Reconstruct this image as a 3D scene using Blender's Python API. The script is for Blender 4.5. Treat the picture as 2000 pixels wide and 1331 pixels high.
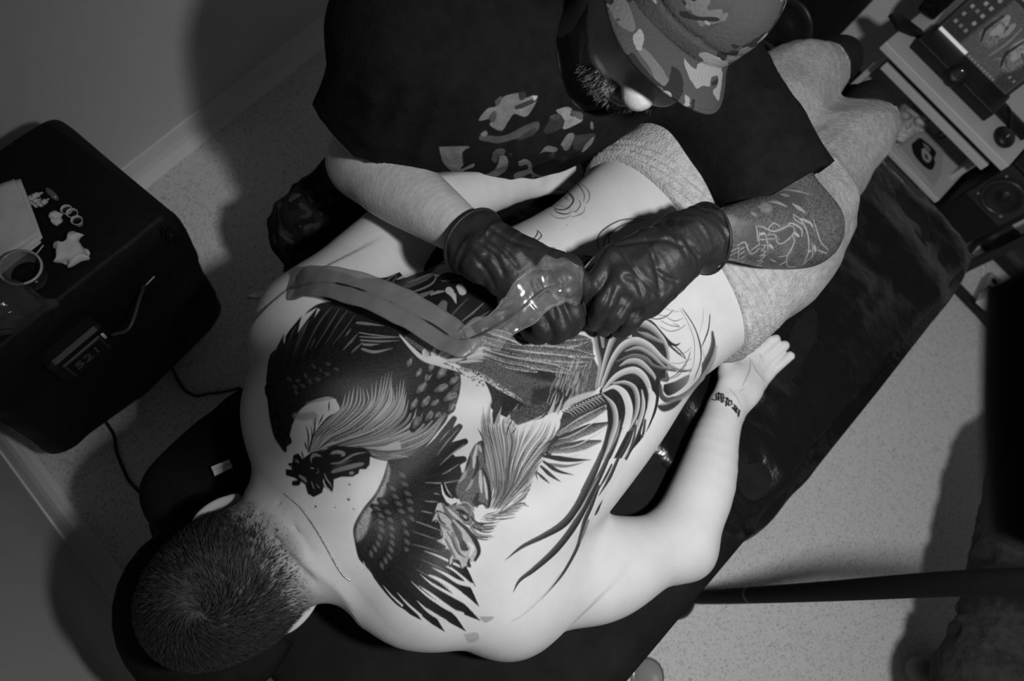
import bpy, bmesh, math, random
import numpy as np
from mathutils import Vector, Matrix
for o in list(bpy.data.objects): bpy.data.objects.remove(o)
sc = bpy.context.scene
C = sc.collection
rng = np.random.default_rng(7); random.seed(7)

# ------------------------------------------------------------------ camera
F = 1333.0; CAM_H = 1.70
R = np.array([[0.7073, -0.5860, 0.3952], [-0.6623, -0.7449, 0.0807], [0.2471, -0.3189, -0.9150]])
u_, s_, vt_ = np.linalg.svd(R); R = u_ @ vt_
cam_d = bpy.data.cameras.new('camera'); cam = bpy.data.objects.new('camera', cam_d); C.objects.link(cam)
cam_d.sensor_width = 36.0; cam_d.lens = 36.0 * F / 2000.0; cam_d.clip_start = 0.02
M = Matrix.Identity(4)
for i in range(3):
    M[i][0] = R[i, 0]; M[i][1] = -R[i, 1]; M[i][2] = -R[i, 2]
M[2][3] = CAM_H
cam.matrix_world = M
cam_d.dof.use_dof = True; cam_d.dof.focus_distance = 0.86; cam_d.dof.aperture_fstop = 4.5
sc.camera = cam

# ------------------------------------------------------------------ world, exposure
w = bpy.data.worlds.new('world'); sc.world = w; w.use_nodes = True
w.node_tree.nodes['Background'].inputs[0].default_value = (1, 1, 1, 1)
w.node_tree.nodes['Background'].inputs[1].default_value = 0.020
vs = sc.view_settings
vs.view_transform = 'Standard'; vs.look = 'None'; vs.gamma = 1.0; vs.use_curve_mapping = False
vs.exposure = 0.0
LAMP_POS = np.array([0.235, -0.250, 1.87]); LAMP_AIM = np.array([0.82, -0.42, 0.70])
LAMP_POWER = 66.0; LAMP_SPOT = math.radians(146); LAMP_BLEND = 1.0

# ------------------------------------------------------------------ helpers
def at(px, py, z):
    """a photo pixel, at a known height above the floor, as a place in the room"""
    d = R @ np.array([(px - 1000) / F, (py - 665.5) / F, 1.0]); t = (z - CAM_H) / d[2]
    return np.array([0, 0, CAM_H]) + d * t
def unit(v): v = np.asarray(v, float); return v / np.linalg.norm(v)
def props(o, label=None, cat=None, group=None, kind=None):
    if label: o['label'] = label
    if cat: o['category'] = cat
    if group: o['group'] = group
    if kind: o['kind'] = kind
    return o
def empty(name, loc=(0, 0, 0), label=None, cat=None, group=None):
    o = bpy.data.objects.new(name, None); C.objects.link(o); o.location = loc; o.empty_display_size = .05
    return props(o, label, cat, group)
def wmat(o):
    m = Matrix.LocRotScale(o.location, o.rotation_euler, o.scale)
    return m if o.parent is None else wmat(o.parent) @ o.matrix_parent_inverse @ m
def link(name, me, m, parent=None, smooth=True):
    o = bpy.data.objects.new(name, me); C.objects.link(o)
    if m is not None: me.materials.append(m)
    if smooth: me.polygons.foreach_set('use_smooth', [True] * len(me.polygons))
    if parent is not None:
        o.parent = parent
        o.matrix_parent_inverse = wmat(parent).inverted()
    return o
def mesh(name, v, f, m=None, parent=None, smooth=True):
    me = bpy.data.meshes.new(name)
    v = np.asarray(v, np.float32)
    if isinstance(f, np.ndarray):
        n, k = f.shape
        me.vertices.add(len(v)); me.vertices.foreach_set('co', v.ravel())
        me.loops.add(n * k); me.loops.foreach_set('vertex_index', f.astype(np.int32).ravel())
        me.polygons.add(n); me.polygons.foreach_set('loop_start', np.arange(0, n * k, k, dtype=np.int32))
        me.update(calc_edges=True)
    else:
        me.from_pydata(v.tolist(), [], f); me.update()
    return link(name, me, m, parent, smooth)
def grid_faces(nu, nv, cu=False, cv=False):
    i, j = np.meshgrid(np.arange(nu if cu else nu - 1), np.arange(nv if cv else nv - 1), indexing='ij')
    i2, j2 = (i + 1) % nu, (j + 1) % nv
    return np.stack([i * nv + j, i2 * nv + j, i2 * nv + j2, i * nv + j2], -1).reshape(-1, 4)
class MB:
    """collects simple shapes and links them as one mesh"""
    def __init__(s): s.v = []; s.f = []
    def add(s, v, f):
        o = len(s.v); s.v += [tuple(map(float, p)) for p in v]; s.f += [tuple(int(a) + o for a in q) for q in f]; return s
    def box(s, c, d, rot=None, bev=0.0):
        bm = bmesh.new(); bmesh.ops.create_cube(bm, size=1)
        for v in bm.verts: v.co = Vector((v.co.x * d[0], v.co.y * d[1], v.co.z * d[2]))
        if bev > 0: bmesh.ops.bevel(bm, geom=bm.edges[:], offset=bev, segments=2, affect='EDGES', profile=.5)
        Rm = np.eye(3) if rot is None else np.asarray(rot)
        bm.verts.ensure_lookup_table()
        V = [Rm @ np.array(v.co) + np.asarray(c) for v in bm.verts]; Fc = [[v.index for v in f.verts] for f in bm.faces]
        bm.verts.index_update(); bm.free(); return s.add(V, Fc)
    def tube(s, pts, r, n=10, caps=True, flat=None):
        pts = np.asarray(pts, float); k = len(pts); r = np.full(k, r) if np.isscalar(r) else np.asarray(r, float)
        T = np.gradient(pts, axis=0); T /= np.linalg.norm(T, axis=1)[:, None] + 1e-12
        nrm = np.cross(T[0], [0, 0, 1.0])
        if np.linalg.norm(nrm) < 1e-3: nrm = np.cross(T[0], [1.0, 0, 0])
        V = []
        for i in range(k):
            nrm = nrm - T[i] * (nrm @ T[i]); nrm /= np.linalg.norm(nrm); b = np.cross(T[i], nrm)
            for a in range(n):
                t = 2 * math.pi * a / n; V.append(pts[i] + r[i] * (math.cos(t) * nrm + math.sin(t) * b))
        Fc = grid_faces(k, n, False, True)[:, ::-1].tolist()
        if caps: Fc += [list(range(n)), list(range((k - 1) * n, k * n))[::-1]]
        return s.add(V, Fc)
    def lathe(s, prof, c=(0, 0, 0), rot=None, n=24, caps=True):
        Rm = np.eye(3) if rot is None else np.asarray(rot); V = []
        for r, z in prof:
            for a in range(n):
                t = 2 * math.pi * a / n; V.append(Rm @ np.array([r * math.cos(t), r * math.sin(t), z]) + np.asarray(c))
        k = len(prof); Fc = grid_faces(k, n, False, True)[:, ::-1].tolist()
        if caps: Fc += [list(range(n)), list(range((k - 1) * n, k * n))[::-1]]
        return s.add(V, Fc)
    def prism(s, poly, h, c=(0, 0, 0), rot=None):
        Rm = np.eye(3) if rot is None else np.asarray(rot); n = len(poly)
        V = [Rm @ np.array([x, y, 0]) + np.asarray(c) for x, y in poly] + [Rm @ np.array([x, y, h]) + np.asarray(c) for x, y in poly]
        Fc = [list(range(n))[::-1], list(range(n, 2 * n))] + [[i, (i + 1) % n, n + (i + 1) % n, n + i] for i in range(n)]
        return s.add(V, Fc)
    def build(s, name, m, parent=None, smooth=False):
        o = mesh(name, s.v, s.f, m, parent, smooth)
        bm = bmesh.new(); bm.from_mesh(o.data); bmesh.ops.recalc_face_normals(bm, faces=bm.faces[:]); bm.to_mesh(o.data); bm.free()
        return o
def rotz(a): c, s = math.cos(a), math.sin(a); return np.array([[c, -s, 0], [s, c, 0], [0, 0, 1.0]])
def frame(zdir, xdir=(1, 0, 0)):
    z = unit(zdir); x = np.asarray(xdir, float); x = x - z * (x @ z)
    if np.linalg.norm(x) < 1e-4: x = np.array([0, 1.0, 0]) - z * z[1]
    x = unit(x); return np.stack([x, np.cross(z, x), z], 1)
def spline(pts, n):
    """Catmull-Rom through points"""
    P = np.asarray(pts, float); P = np.vstack([2 * P[0] - P[1], P, 2 * P[-1] - P[-2]]); k = len(P) - 3
    t = np.linspace(0, k, n); i = np.minimum(t.astype(int), k - 1); u = (t - i)[:, None]
    a, b, c, d = P[i], P[i + 1], P[i + 2], P[i + 3]
    return .5 * (2 * b + (c - a) * u + (2 * a - 5 * b + 4 * c - d) * u ** 2 + (3 * b - a - 3 * c + d) * u ** 3)
def vnoise(P, scale, seed=0):
    """smooth value noise, -1..1"""
    P = np.asarray(P, float) / scale; i = np.floor(P).astype(np.int64); u = P - i; u = u * u * (3 - 2 * u); out = 0
    for dx in (0, 1):
        for dy in (0, 1):
            for dz in (0, 1):
                h = (i[..., 0] + dx) * 73856093 ^ (i[..., 1] + dy) * 19349663 ^ (i[..., 2] + dz) * 83492791 ^ (seed * 2654435)
                h = (h ^ (h >> 13)) * 1274126177 & 0x7fffffff; h = (h ^ (h >> 16)) & 0xffff
                out = out + (h / 32767.5 - 1) * np.where(dx, u[..., 0], 1 - u[..., 0]) * np.where(dy, u[..., 1], 1 - u[..., 1]) * np.where(dz, u[..., 2], 1 - u[..., 2])
    return out

# ------------------------------------------------------------------ materials
MATS = {}
def mat(name, g, rough=.6, spec=.3, var=0.0, vscale=8., bump=0.0, bscale=60., attr=None, sss=0., metal=0., emit=0., alpha=1., trans=0., coat=0., aniso=None):
    if name in MATS: return MATS[name]
    m = bpy.data.materials.new(name); m.use_nodes = True; nt = m.node_tree; b = nt.nodes['Principled BSDF']; L = nt.links
    b.inputs['Base Color'].default_value = (g, g, g, 1); b.inputs['Roughness'].default_value = rough
    b.inputs['Specular IOR Level'].default_value = spec; b.inputs['Metallic'].default_value = metal
    b.inputs['Alpha'].default_value = alpha; b.inputs['Transmission Weight'].default_value = trans; b.inputs['Coat Weight'].default_value = coat
    if sss: b.inputs['Subsurface Weight'].default_value = sss; b.inputs['Subsurface Radius'].default_value = (.008, .006, .005); b.inputs['Subsurface Scale'].default_value = 1.
    if emit: b.inputs['Emission Color'].default_value = (1, 1, 1, 1); b.inputs['Emission Strength'].default_value = emit
    tc = nt.nodes.new('ShaderNodeTexCoord'); mp = nt.nodes.new('ShaderNodeMapping'); L.new(tc.outputs['Object'], mp.inputs[0])
    if aniso is not None: mp.inputs['Scale'].default_value = aniso
    col = None
    if var:
        n = nt.nodes.new('ShaderNodeTexNoise'); n.inputs['Scale'].default_value = vscale; n.inputs['Detail'].default_value = 5
        L.new(mp.outputs[0], n.inputs[0]); r = nt.nodes.new('ShaderNodeMapRange'); L.new(n.outputs[0], r.inputs[0])
        r.inputs[1].default_value = .25; r.inputs[2].default_value = .75; r.inputs[3].default_value = g * (1 - var); r.inputs[4].default_value = g * (1 + var)
        cr = nt.nodes.new('ShaderNodeCombineColor'); [L.new(r.outputs[0], cr.inputs[i]) for i in range(3)]; col = cr.outputs[0]
    if attr:
        a = nt.nodes.new('ShaderNodeAttribute'); a.attribute_name = attr
        mx = nt.nodes.new('ShaderNodeMix'); mx.data_type = 'RGBA'; mx.blend_type = 'MULTIPLY'; mx.inputs[0].default_value = 1
        if col: L.new(col, mx.inputs[6])
        else: mx.inputs[6].default_value = (g, g, g, 1)
        L.new(a.outputs['Color'], mx.inputs[7]); col = mx.outputs[2]
    if col: L.new(col, b.inputs['Base Color'])
    if bump:
        n2 = nt.nodes.new('ShaderNodeTexNoise'); n2.inputs['Scale'].default_value = bscale; n2.inputs['Detail'].default_value = 4; L.new(mp.outputs[0], n2.inputs[0])
        bp = nt.nodes.new('ShaderNodeBump'); bp.inputs['Strength'].default_value = bump; bp.inputs['Distance'].default_value = .01
        L.new(n2.outputs[0], bp.inputs['Height']); L.new(bp.outputs[0], b.inputs['Normal'])
    MATS[name] = m; return m
def set_attr(o, name, vals):
    a = o.data.attributes.new(name, 'FLOAT_COLOR', 'POINT'); vals = np.clip(np.asarray(vals, np.float32), 0, 4)
    c = np.ones((len(vals), 4), np.float32); c[:, :3] = vals[:, None]; a.data.foreach_set('color', c.ravel())

# ------------------------------------------------------------------ smooth solids from distance fields
class SDF:
    def __init__(s, lo, hi, h):
        s.lo = np.asarray(lo, np.float32); s.h = np.float32(h)
        s.n = np.ceil((np.asarray(hi) - s.lo) / h).astype(int) + 1; s.f = np.full(s.n, 1.0, np.float32)
    def sub(s, lo, hi):
        a = np.clip(np.floor((np.asarray(lo) - s.lo) / s.h).astype(int), 0, s.n - 1); b = np.clip(np.ceil((np.asarray(hi) - s.lo) / s.h).astype(int) + 1, 1, s.n)
        b = np.maximum(b, a + 1)
        sl = tuple(slice(x, y) for x, y in zip(a, b))
        g = [(np.arange(x, y, dtype=np.float32) * s.h + s.lo[i]) for i, (x, y) in enumerate(zip(a, b))]
        return sl, np.meshgrid(*g, indexing='ij', sparse=True)
    def blend(s, sl, d, k, op):
        f = s.f[sl]
        if op == 'add':
            if k <= 0: s.f[sl] = np.minimum(f, d)
            else: hh = np.maximum(k - np.abs(f - d), 0) / k; s.f[sl] = np.minimum(f, d) - hh * hh * k * .25
        else:
            if k <= 0: s.f[sl] = np.maximum(f, -d)
            else: hh = np.maximum(k - np.abs(f + d), 0) / k; s.f[sl] = np.maximum(f, -d) + hh * hh * k * .25
        return s
    def cone(s, a, b, ra, rb, k=.02, op='add', u=None, q=1.):
        a = np.asarray(a, float); b = np.asarray(b, float); m = max(ra, rb) * max(1, q) + k + 4 * s.h
        sl, (x, y, z) = s.sub(np.minimum(a, b) - m, np.maximum(a, b) + m); ab = (b - a).astype(np.float32); L2 = float(ab @ ab) + 1e-12
        px, py, pz = x - np.float32(a[0]), y - np.float32(a[1]), z - np.float32(a[2])
        t = np.clip((px * ab[0] + py * ab[1] + pz * ab[2]) / L2, 0, 1).astype(np.float32)
        wx, wy, wz = px - t * ab[0], py - t * ab[1], pz - t * ab[2]; d2 = wx * wx + wy * wy + wz * wz
        if u is not None: u = unit(u).astype(np.float32); du = wx * u[0] + wy * u[1] + wz * u[2]; d2 = np.maximum(d2 + np.float32(1 / q ** 2 - 1) * du * du, 0)
        return s.blend(sl, np.sqrt(d2) - (ra + (rb - ra) * t), k, op)
    def chain(s, pts, rad, k=.02, op='add', u=None, q=1., n=0):
        if n:
            P = np.hstack([np.asarray(pts, float), np.asarray(rad, float)[:, None]]); P = spline(P, n); pts, rad = P[:, :3], P[:, 3]
        # one distance for the whole chain so that the joints do not swell
        pts = np.asarray(pts, float); m = max(rad) * max(1, q) + k + 4 * s.h
        sl, (x, y, z) = s.sub(pts.min(0) - m, pts.max(0) + m); D = None
        if u is not None: uu = unit(u).astype(np.float32)
        for a, b, ra, rb in zip(pts[:-1], pts[1:], rad[:-1], rad[1:]):
            ab = (b - a).astype(np.float32); L2 = float(ab @ ab) + 1e-12
            px, py, pz = x - np.float32(a[0]), y - np.float32(a[1]), z - np.float32(a[2])
            t = np.clip((px * ab[0] + py * ab[1] + pz * ab[2]) / L2, 0, 1).astype(np.float32)
            wx, wy, wz = px - t * ab[0], py - t * ab[1], pz - t * ab[2]; d2 = wx * wx + wy * wy + wz * wz
            if u is not None: du = wx * uu[0] + wy * uu[1] + wz * uu[2]; d2 = np.maximum(d2 + np.float32(1 / q ** 2 - 1) * du * du, 0)
            d = np.sqrt(d2) - np.float32(ra) - np.float32(rb - ra) * t; D = d if D is None else np.minimum(D, d)
        return s.blend(sl, D, k, op)
    def ell(s, c, r, rot=None, k=.02, op='add', e=2.):
        c = np.asarray(c, float); r = np.asarray(r, float); m = r.max() * (1 if rot is None else 1) + k + 4 * s.h
        sl, (x, y, z) = s.sub(c - m, c + m); Rm = (np.eye(3) if rot is None else np.asarray(rot)).astype(np.float32)
        px, py, pz = x - np.float32(c[0]), y - np.float32(c[1]), z - np.float32(c[2])
        g = [np.abs((px * Rm[0, i] + py * Rm[1, i] + pz * Rm[2, i]) / np.float32(r[i])) for i in range(3)]
        if e == 2: q = np.sqrt(g[0] ** 2 + g[1] ** 2 + g[2] ** 2)
        else: q = (g[0] ** e + g[1] ** e + g[2] ** e) ** (1 / e)
        return s.blend(sl, (q - 1) * np.float32(r.min()), k, op)
    def loft(s, st, k=.02, n=2.3, op='add'):
        """cross sections along X: x, y_min, y_max, z_bottom, z_top"""
        st = np.asarray(st, float); lo = [st[0, 0], st[:, 1].min(), st[:, 3].min()]; hi = [st[-1, 0], st[:, 2].max(), st[:, 4].max()]; m = k + 5 * s.h
        sl, (x, y, z) = s.sub(np.array(lo) - m, np.array(hi) + m); xs = x.ravel()
        # smooth interpolation of the stations
        P = spline(st, 400); P = P[np.argsort(P[:, 0])]; I = [np.interp(xs, P[:, 0], P[:, i]).astype(np.float32)[:, None, None] for i in range(1, 5)]
        cy, ry, cz, rz = (I[0] + I[1]) / 2, (I[1] - I[0]) / 2, (I[2] + I[3]) / 2, (I[3] - I[2]) / 2
        q = (np.abs((y - cy) / ry) ** n + np.abs((z - cz) / rz) ** n) ** (1 / n)
        d = (q - 1) * np.minimum(ry, rz); e = np.maximum(st[0, 0] - x, x - st[-1, 0]).astype(np.float32)
        return s.blend(sl, np.maximum(d, e), k, op)
    def warp(s, amp_fn, lo=None, hi=None):
        sl, (x, y, z) = s.sub(s.lo if lo is None else lo, s.lo + s.n * s.h if hi is None else hi)
        s.f[sl] = s.f[sl] + amp_fn(x, y, z).astype(np.float32); return s
    def cut(s, p, nrm, k=0.):
        """keep the side the normal points away from"""
        sl, (x, y, z) = s.sub(s.lo, s.lo + s.n * s.h); nrm = unit(nrm); d = (x - p[0]) * nrm[0] + (y - p[1]) * nrm[1] + (z - p[2]) * nrm[2]
        return s.blend(sl, -d.astype(np.float32), k, 'cut')
    def mesh(s, shell=0.):
        f = s.f; neg = f < 0; c = np.zeros(tuple(np.array(f.shape) - 1), np.int8); O = [(i, j, k) for i in (0, 1) for j in (0, 1) for k in (0, 1)]
        nx, ny, nz = f.shape
        for i, j, k in O: c += neg[i:nx - 1 + i, j:ny - 1 + j, k:nz - 1 + k]
        act = (c > 0) & (c < 8); ijk = np.argwhere(act); idx = np.full(c.shape, -1, np.int64); idx[act] = np.arange(len(ijk))
        acc = np.zeros((len(ijk), 3)); cnt = np.zeros(len(ijk)); val = {o: f[ijk[:, 0] + o[0], ijk[:, 1] + o[1], ijk[:, 2] + o[2]] for o in O}
        for a in O:
            for ax in range(3):
                if a[ax] == 1: continue
                b = list(a); b[ax] = 1; b = tuple(b); fa, fb = val[a], val[b]; mk = (fa < 0) != (fb < 0); t = fa[mk] / (fa[mk] - fb[mk])
                p = np.tile(np.array(a, float), (mk.sum(), 1)); p[:, ax] += t; acc[mk] += p; cnt[mk] += 1
        V = (ijk + acc / cnt[:, None]) * s.h + s.lo; Q = []
        for ax in range(3):
            a = [slice(None)] * 3; b = [slice(None)] * 3; a[ax] = slice(0, -1); b[ax] = slice(1, None)
            ch = neg[tuple(a)] != neg[tuple(b)]; e = np.argwhere(ch); o1, o2 = [i for i in range(3) if i != ax]
            ok = (e[:, o1] > 0) & (e[:, o2] > 0) & (e[:, o1] < f.shape[o1] - 1) & (e[:, o2] < f.shape[o2] - 1); e = e[ok]
            def cell(d1, d2): q = e.copy(); q[:, o1] += d1; q[:, o2] += d2; return idx[q[:, 0], q[:, 1], q[:, 2]]
            q = np.stack([cell(-1, -1), cell(0, -1), cell(0, 0), cell(-1, 0)], 1); fl = neg[e[:, 0], e[:, 1], e[:, 2]]
            if ax == 1: fl = ~fl
            q[~fl] = q[~fl][:, ::-1]; Q.append(q)
        return V.astype(np.float32), np.vstack(Q)
def vnormals(V, Q):
    n = np.cross(V[Q[:, 2]] - V[Q[:, 0]], V[Q[:, 3]] - V[Q[:, 1]]); N = np.zeros_like(V)
    for i in range(4): np.add.at(N, Q[:, i], n)
    return N / (np.linalg.norm(N, axis=1)[:, None] + 1e-12)

# ================================================================== the lamp that lights the scene
sp = bpy.data.lights.new('lamp_light', 'SPOT'); sp.energy = LAMP_POWER; sp.spot_size = LAMP_SPOT; sp.spot_blend = LAMP_BLEND; sp.shadow_soft_size = .038
spo = bpy.data.objects.new('lamp_light', sp); C.objects.link(spo); spo.location = LAMP_POS
spo.rotation_euler = Vector(LAMP_AIM - LAMP_POS).to_track_quat('-Z', 'Y').to_euler()

# ================================================================== room shell
def floor_mat():
    m = bpy.data.materials.new('speckled_vinyl'); m.use_nodes = True; nt = m.node_tree; L = nt.links; b = nt.nodes['Principled BSDF']
    tc = nt.nodes.new('ShaderNodeTexCoord')
    def vor(scale, lo, hi, seed):
        mp = nt.nodes.new('ShaderNodeMapping'); mp.inputs['Location'].default_value = (seed, seed * .7, 0); L.new(tc.outputs['Object'], mp.inputs[0])
        v = nt.nodes.new('ShaderNodeTexVoronoi'); v.inputs['Scale'].default_value = scale; L.new(mp.outputs[0], v.inputs[0])
        # only some cells carry a fleck: the cell's random colour decides the fleck's size
        sep = nt.nodes.new('ShaderNodeSeparateColor'); L.new(v.outputs['Color'], sep.inputs[0])
        mr = nt.nodes.new('ShaderNodeMapRange'); L.new(sep.outputs[0], mr.inputs[0]); mr.inputs[1].default_value = .22; mr.inputs[2].default_value = 1; mr.inputs[3].default_value = 0.; mr.inputs[4].default_value = hi
        sb = nt.nodes.new('ShaderNodeMath'); sb.operation = 'SUBTRACT'; L.new(v.outputs['Distance'], sb.inputs[0]); L.new(mr.outputs[0], sb.inputs[1])
        r = nt.nodes.new('ShaderNodeMapRange'); L.new(sb.outputs[0], r.inputs[0]); r.inputs[1].default_value = -.03; r.inputs[2].default_value = .05; r.inputs[3].default_value = lo; r.inputs[4].default_value = 1.
        return r.outputs[0]
    a = vor(210, .40, .42, 1.3); c = vor(400, .50, .42, 4.1)
    n = nt.nodes.new('ShaderNodeTexNoise'); n.inputs['Scale'].default_value = 420; n.inputs['Detail'].default_value = 2; L.new(tc.outputs['Object'], n.inputs[0])
    r = nt.nodes.new('ShaderNodeMapRange'); L.new(n.outputs[0], r.inputs[0]); r.inputs[1].default_value = .3; r.inputs[2].default_value = .7; r.inputs[3].default_value = .60; r.inputs[4].default_value = .88
    m1 = nt.nodes.new('ShaderNodeMath'); m1.operation = 'MULTIPLY'; L.new(a, m1.inputs[0]); L.new(c, m1.inputs[1])
    m2 = nt.nodes.new('ShaderNodeMath'); m2.operation = 'MULTIPLY'; L.new(m1.outputs[0], m2.inputs[0]); L.new(r.outputs[0], m2.inputs[1])
    cc = nt.nodes.new('ShaderNodeCombineColor'); [L.new(m2.outputs[0], cc.inputs[i]) for i in range(3)]; L.new(cc.outputs[0], b.inputs['Base Color'])
    b.inputs['Roughness'].default_value = .55; b.inputs['Specular IOR Level'].default_value = .25
    return m
M_wall = mat('painted_wall', .74, .8, .15, var=.05, vscale=3, bump=.05, bscale=120)
M_skirt = mat('skirting_vinyl', .85, .45, .3, var=.04, vscale=12)
W1a, W1b = np.array([.249, 1.081]), np.array([1.072, 1.24]); W1d = unit(W1b - W1a); W1n = np.array([W1d[1], -W1d[0]])   # wall behind the artist, normal into the room
W2a, W2b = np.array([-.325, .699]), np.array([-.341, .198]); W2d = unit(W2b - W2a)
def isect(p, d, q, e): A = np.stack([d, -e], 1); t = np.linalg.solve(A, q - p); return p + d * t[0]
corner = isect(W1a, W1d, W2a, W2d)
WX = 2.42                                                                    # the wall beyond the foot of the table
far = isect(W1a, W1d, np.array([WX, 0.]), np.array([0., 1.])); RH = 2.55; Y0 = -2.4
near = isect(W2a, W2d, np.array([0., Y0]), np.array([1., 0.]))
room = [near, corner, far, np.array([WX, Y0])]
o = MB().prism([tuple(p) for p in [near + [-.1, 0], corner + [-.1, .1], far + [.1, .1], np.array([WX + .1, Y0])]], .08, (0, 0, -.08)).build('floor', floor_mat()); props(o, 'pale speckled vinyl floor', 'floor', kind='structure')
o = MB().prism([tuple(p) for p in [near + [-.1, 0], corner + [-.1, .1], far + [.1, .1], np.array([WX + .1, Y0])]], .08, (0, 0, RH)).build('ceiling', mat('ceiling_paint', .6, .9)); props(o, 'plain white ceiling', 'ceiling', kind='structure')
def wall(name, a, b, out, label):
    q = [a, b, b + out * .1, a + out * .1]
    o = MB().prism([tuple(p) for p in q], RH).build(name, M_wall); props(o, label, 'wall', kind='structure')
wall('wall_back', corner, far, -W1n, 'pale painted wall behind the seated artist')
wall('wall_left', near, corner, unit(np.array([W2d[1], -W2d[0]])) * (1 if unit(np.array([W2d[1], -W2d[0]]))[0] < 0 else -1), 'pale painted wall beyond the client head')
wall('wall_right', far, np.array([WX, Y0]), np.array([1., 0]), 'pale painted wall behind the desk')
wall('wall_front', np.array([WX, Y0]), near, np.array([0, -1.]), 'pale painted wall behind the photographer')
def skirting(name, a, b, nin, label):
    # coved skirting: a quarter-round foot running up to a thin lip
    prof = [(0, .075), (.004, .075), (.006, .06), (.008, .035), (.013, .018), (.024, .006), (.036, .001), (0, .001)]
    V = []; d = unit(b - a)
    for P in (a, b):
        for x, z in prof: V.append([P[0] + nin[0] * x, P[1] + nin[1] * x, z])
    k = len(prof); Fc = [[i, (i + 1) % k, k + (i + 1) % k, k + i] for i in range(k)] + [list(range(k)), list(range(k, 2 * k))[::-1]]
    mb = MB().add(V, Fc); o = mb.build(name, M_skirt); props(o, label, 'skirting', kind='structure')
W2n = np.array([-W2d[1], W2d[0]]); W2n = W2n if W2n[0] > 0 else -W2n
skirting('baseboard_back', corner + W1n * .0 + W1d * .04, far - W1d * .04, W1n, 'pale coved skirting along the wall behind the artist')
skirting('baseboard_left', corner + W2d * .04, near - W2d * .04, W2n, 'pale coved skirting beyond the client head')
skirting('baseboard_right', np.array([WX, far[1] - .04]), np.array([WX, Y0 + .04]), np.array([-1., 0]), 'dark skirting under the desk wall')
bpy.data.objects['baseboard_right'].data.materials[0] = mat('dark_skirting', .05, .5)

# ================================================================== treatment table
TZ = .66
TX0, TX1, TY0, TY1 = -.115, 1.40, -.40, .285
table = empty('massage_table', (.64, -.05, 0), 'long black treatment table with a draped cloth cover under the client', 'table')
M_cloth = mat('black_cloth', .0095, .85, .12, var=.35, vscale=22, bump=.35, bscale=26)
M_plastic = mat('black_plastic_film', .006, .22, .55, bump=.9, bscale=14)
M_blackmetal = mat('black_metal', .012, .4, .4)
M_blackplastic = mat('black_plastic', .010, .45, .35)
MB().box(((TX0 + TX1) / 2, (TY0 + TY1) / 2, TZ - .045), (TX1 - TX0 - .04, TY1 - TY0 - .04, .06), bev=.02).build('cushion', M_cloth, table)
for x in (TX0 + .14, TX1 - .14):
    for y in (TY0 + .08, TY1 - .08):
        MB().tube([(x, y, .02), (x, y, TZ - .08)], .022, 12).build('leg', M_blackmetal, table)
        MB().lathe([(.001, 0), (.03, 0), (.033, .01), (.025, .03), (.001, .03)], (x, y, 0), n=16).build('foot', M_blackplastic, table)
for y in (TY0 + .08, TY1 - .08): MB().box(((TX0 + TX1) / 2, y, .30), (TX1 - TX0 - .28, .03, .03)).build('rail', M_blackmetal, table)
def drape(name, x0, x1, y0, y1, ztop, drop, m, parent, seed, fold=.018, wr=.003, nu=150, nv=120, rr=.03, ragged=.03, flare=.05, e=9.):
    """a sheet lying on a block and hanging over its rim: rings from the middle outwards"""
    cx, cy, hx, hy = (x0 + x1) / 2, (y0 + y1) / 2, (x1 - x0) / 2, (y1 - y0) / 2
    a = np.linspace(0, 2 * np.pi, nu * 2, endpoint=False); V = []
    # rounded rectangle direction
    cxa = np.sign(np.cos(a)) * np.abs(np.cos(a)) ** (2 / e); cya = np.sign(np.sin(a)) * np.abs(np.sin(a)) ** (2 / e)
    arc = np.cumsum(np.hypot(np.gradient(cxa * hx), np.gradient(cya * hy)))
    s = np.linspace(0, 1, nv)
    ntop = int(nv * .6); rings = []
    ph = rng.uniform(0, 6.28, 6)
    folds = (np.sin(arc * 17 + ph[0] + 1.4 * np.sin(arc * 5 + ph[1])) * .6 + np.sin(arc * 41 + ph[2] + 2 * np.sin(arc * 9 + ph[3])) * .3 + .3 * np.sin(arc * 6 + ph[4]))
    rag = 1 + ragged / max(drop, .01) * (np.sin(arc * 7 + ph[5]) + .6 * np.sin(arc * 23 + ph[1]))
    for i in range(nv):
        if i < ntop:
            t = (i + 1) / ntop; px, py = cx + hx * cxa * t, cy + hy * cya * t; P = np.stack([px, py, px * 0], 1)
            z = ztop + wr * (vnoise(P, .09, seed) + .5 * vnoise(P, .03, seed + 1)) + wr * .8 * np.sin(px * 31 + 6 * vnoise(P, .2, seed + 4))
            z = z - .010 * np.clip((t - .93) / .07, 0, 1) ** 2
        else:
            t = (i - ntop + 1) / (nv - ntop); dn = drop * t * rag
            outw = .010 + fold * folds * min(1, t * 2.2) * (0.5 + .5 * t) + flare * t * t + .012 * (1 - (1 - min(1, t * 6)) ** 2)
            nx, ny = np.abs(cxa) ** (e - 1) * np.sign(cxa) / hx, np.abs(cya) ** (e - 1) * np.sign(cya) / hy; ln = np.hypot(nx, ny); nx, ny = nx / ln, ny / ln
            px, py = cx + hx * cxa + nx * outw, cy + hy * cya + ny * outw; z = ztop - .010 - dn
            P = np.stack([px, py, z], 1); px = px + .006 * vnoise(P, .05, seed + 2); py = py + .006 * vnoise(P, .05, seed + 3)
        rings.append(np.stack([px, py, z], 1))
    V = np.concatenate(rings); n2 = nu * 2; Fc = grid_faces(nv, n2, False, True)
    V = np.vstack([V, [[cx, cy, ztop]]]); tri = np.array([[len(V) - 1, j, (j + 1) % n2, (j + 1) % n2] for j in range(n2)])
    faces = Fc.tolist() + [[len(V) - 1, j, (j + 1) % n2] for j in range(n2)]
    return mesh(name, V, faces, m, parent)
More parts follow.
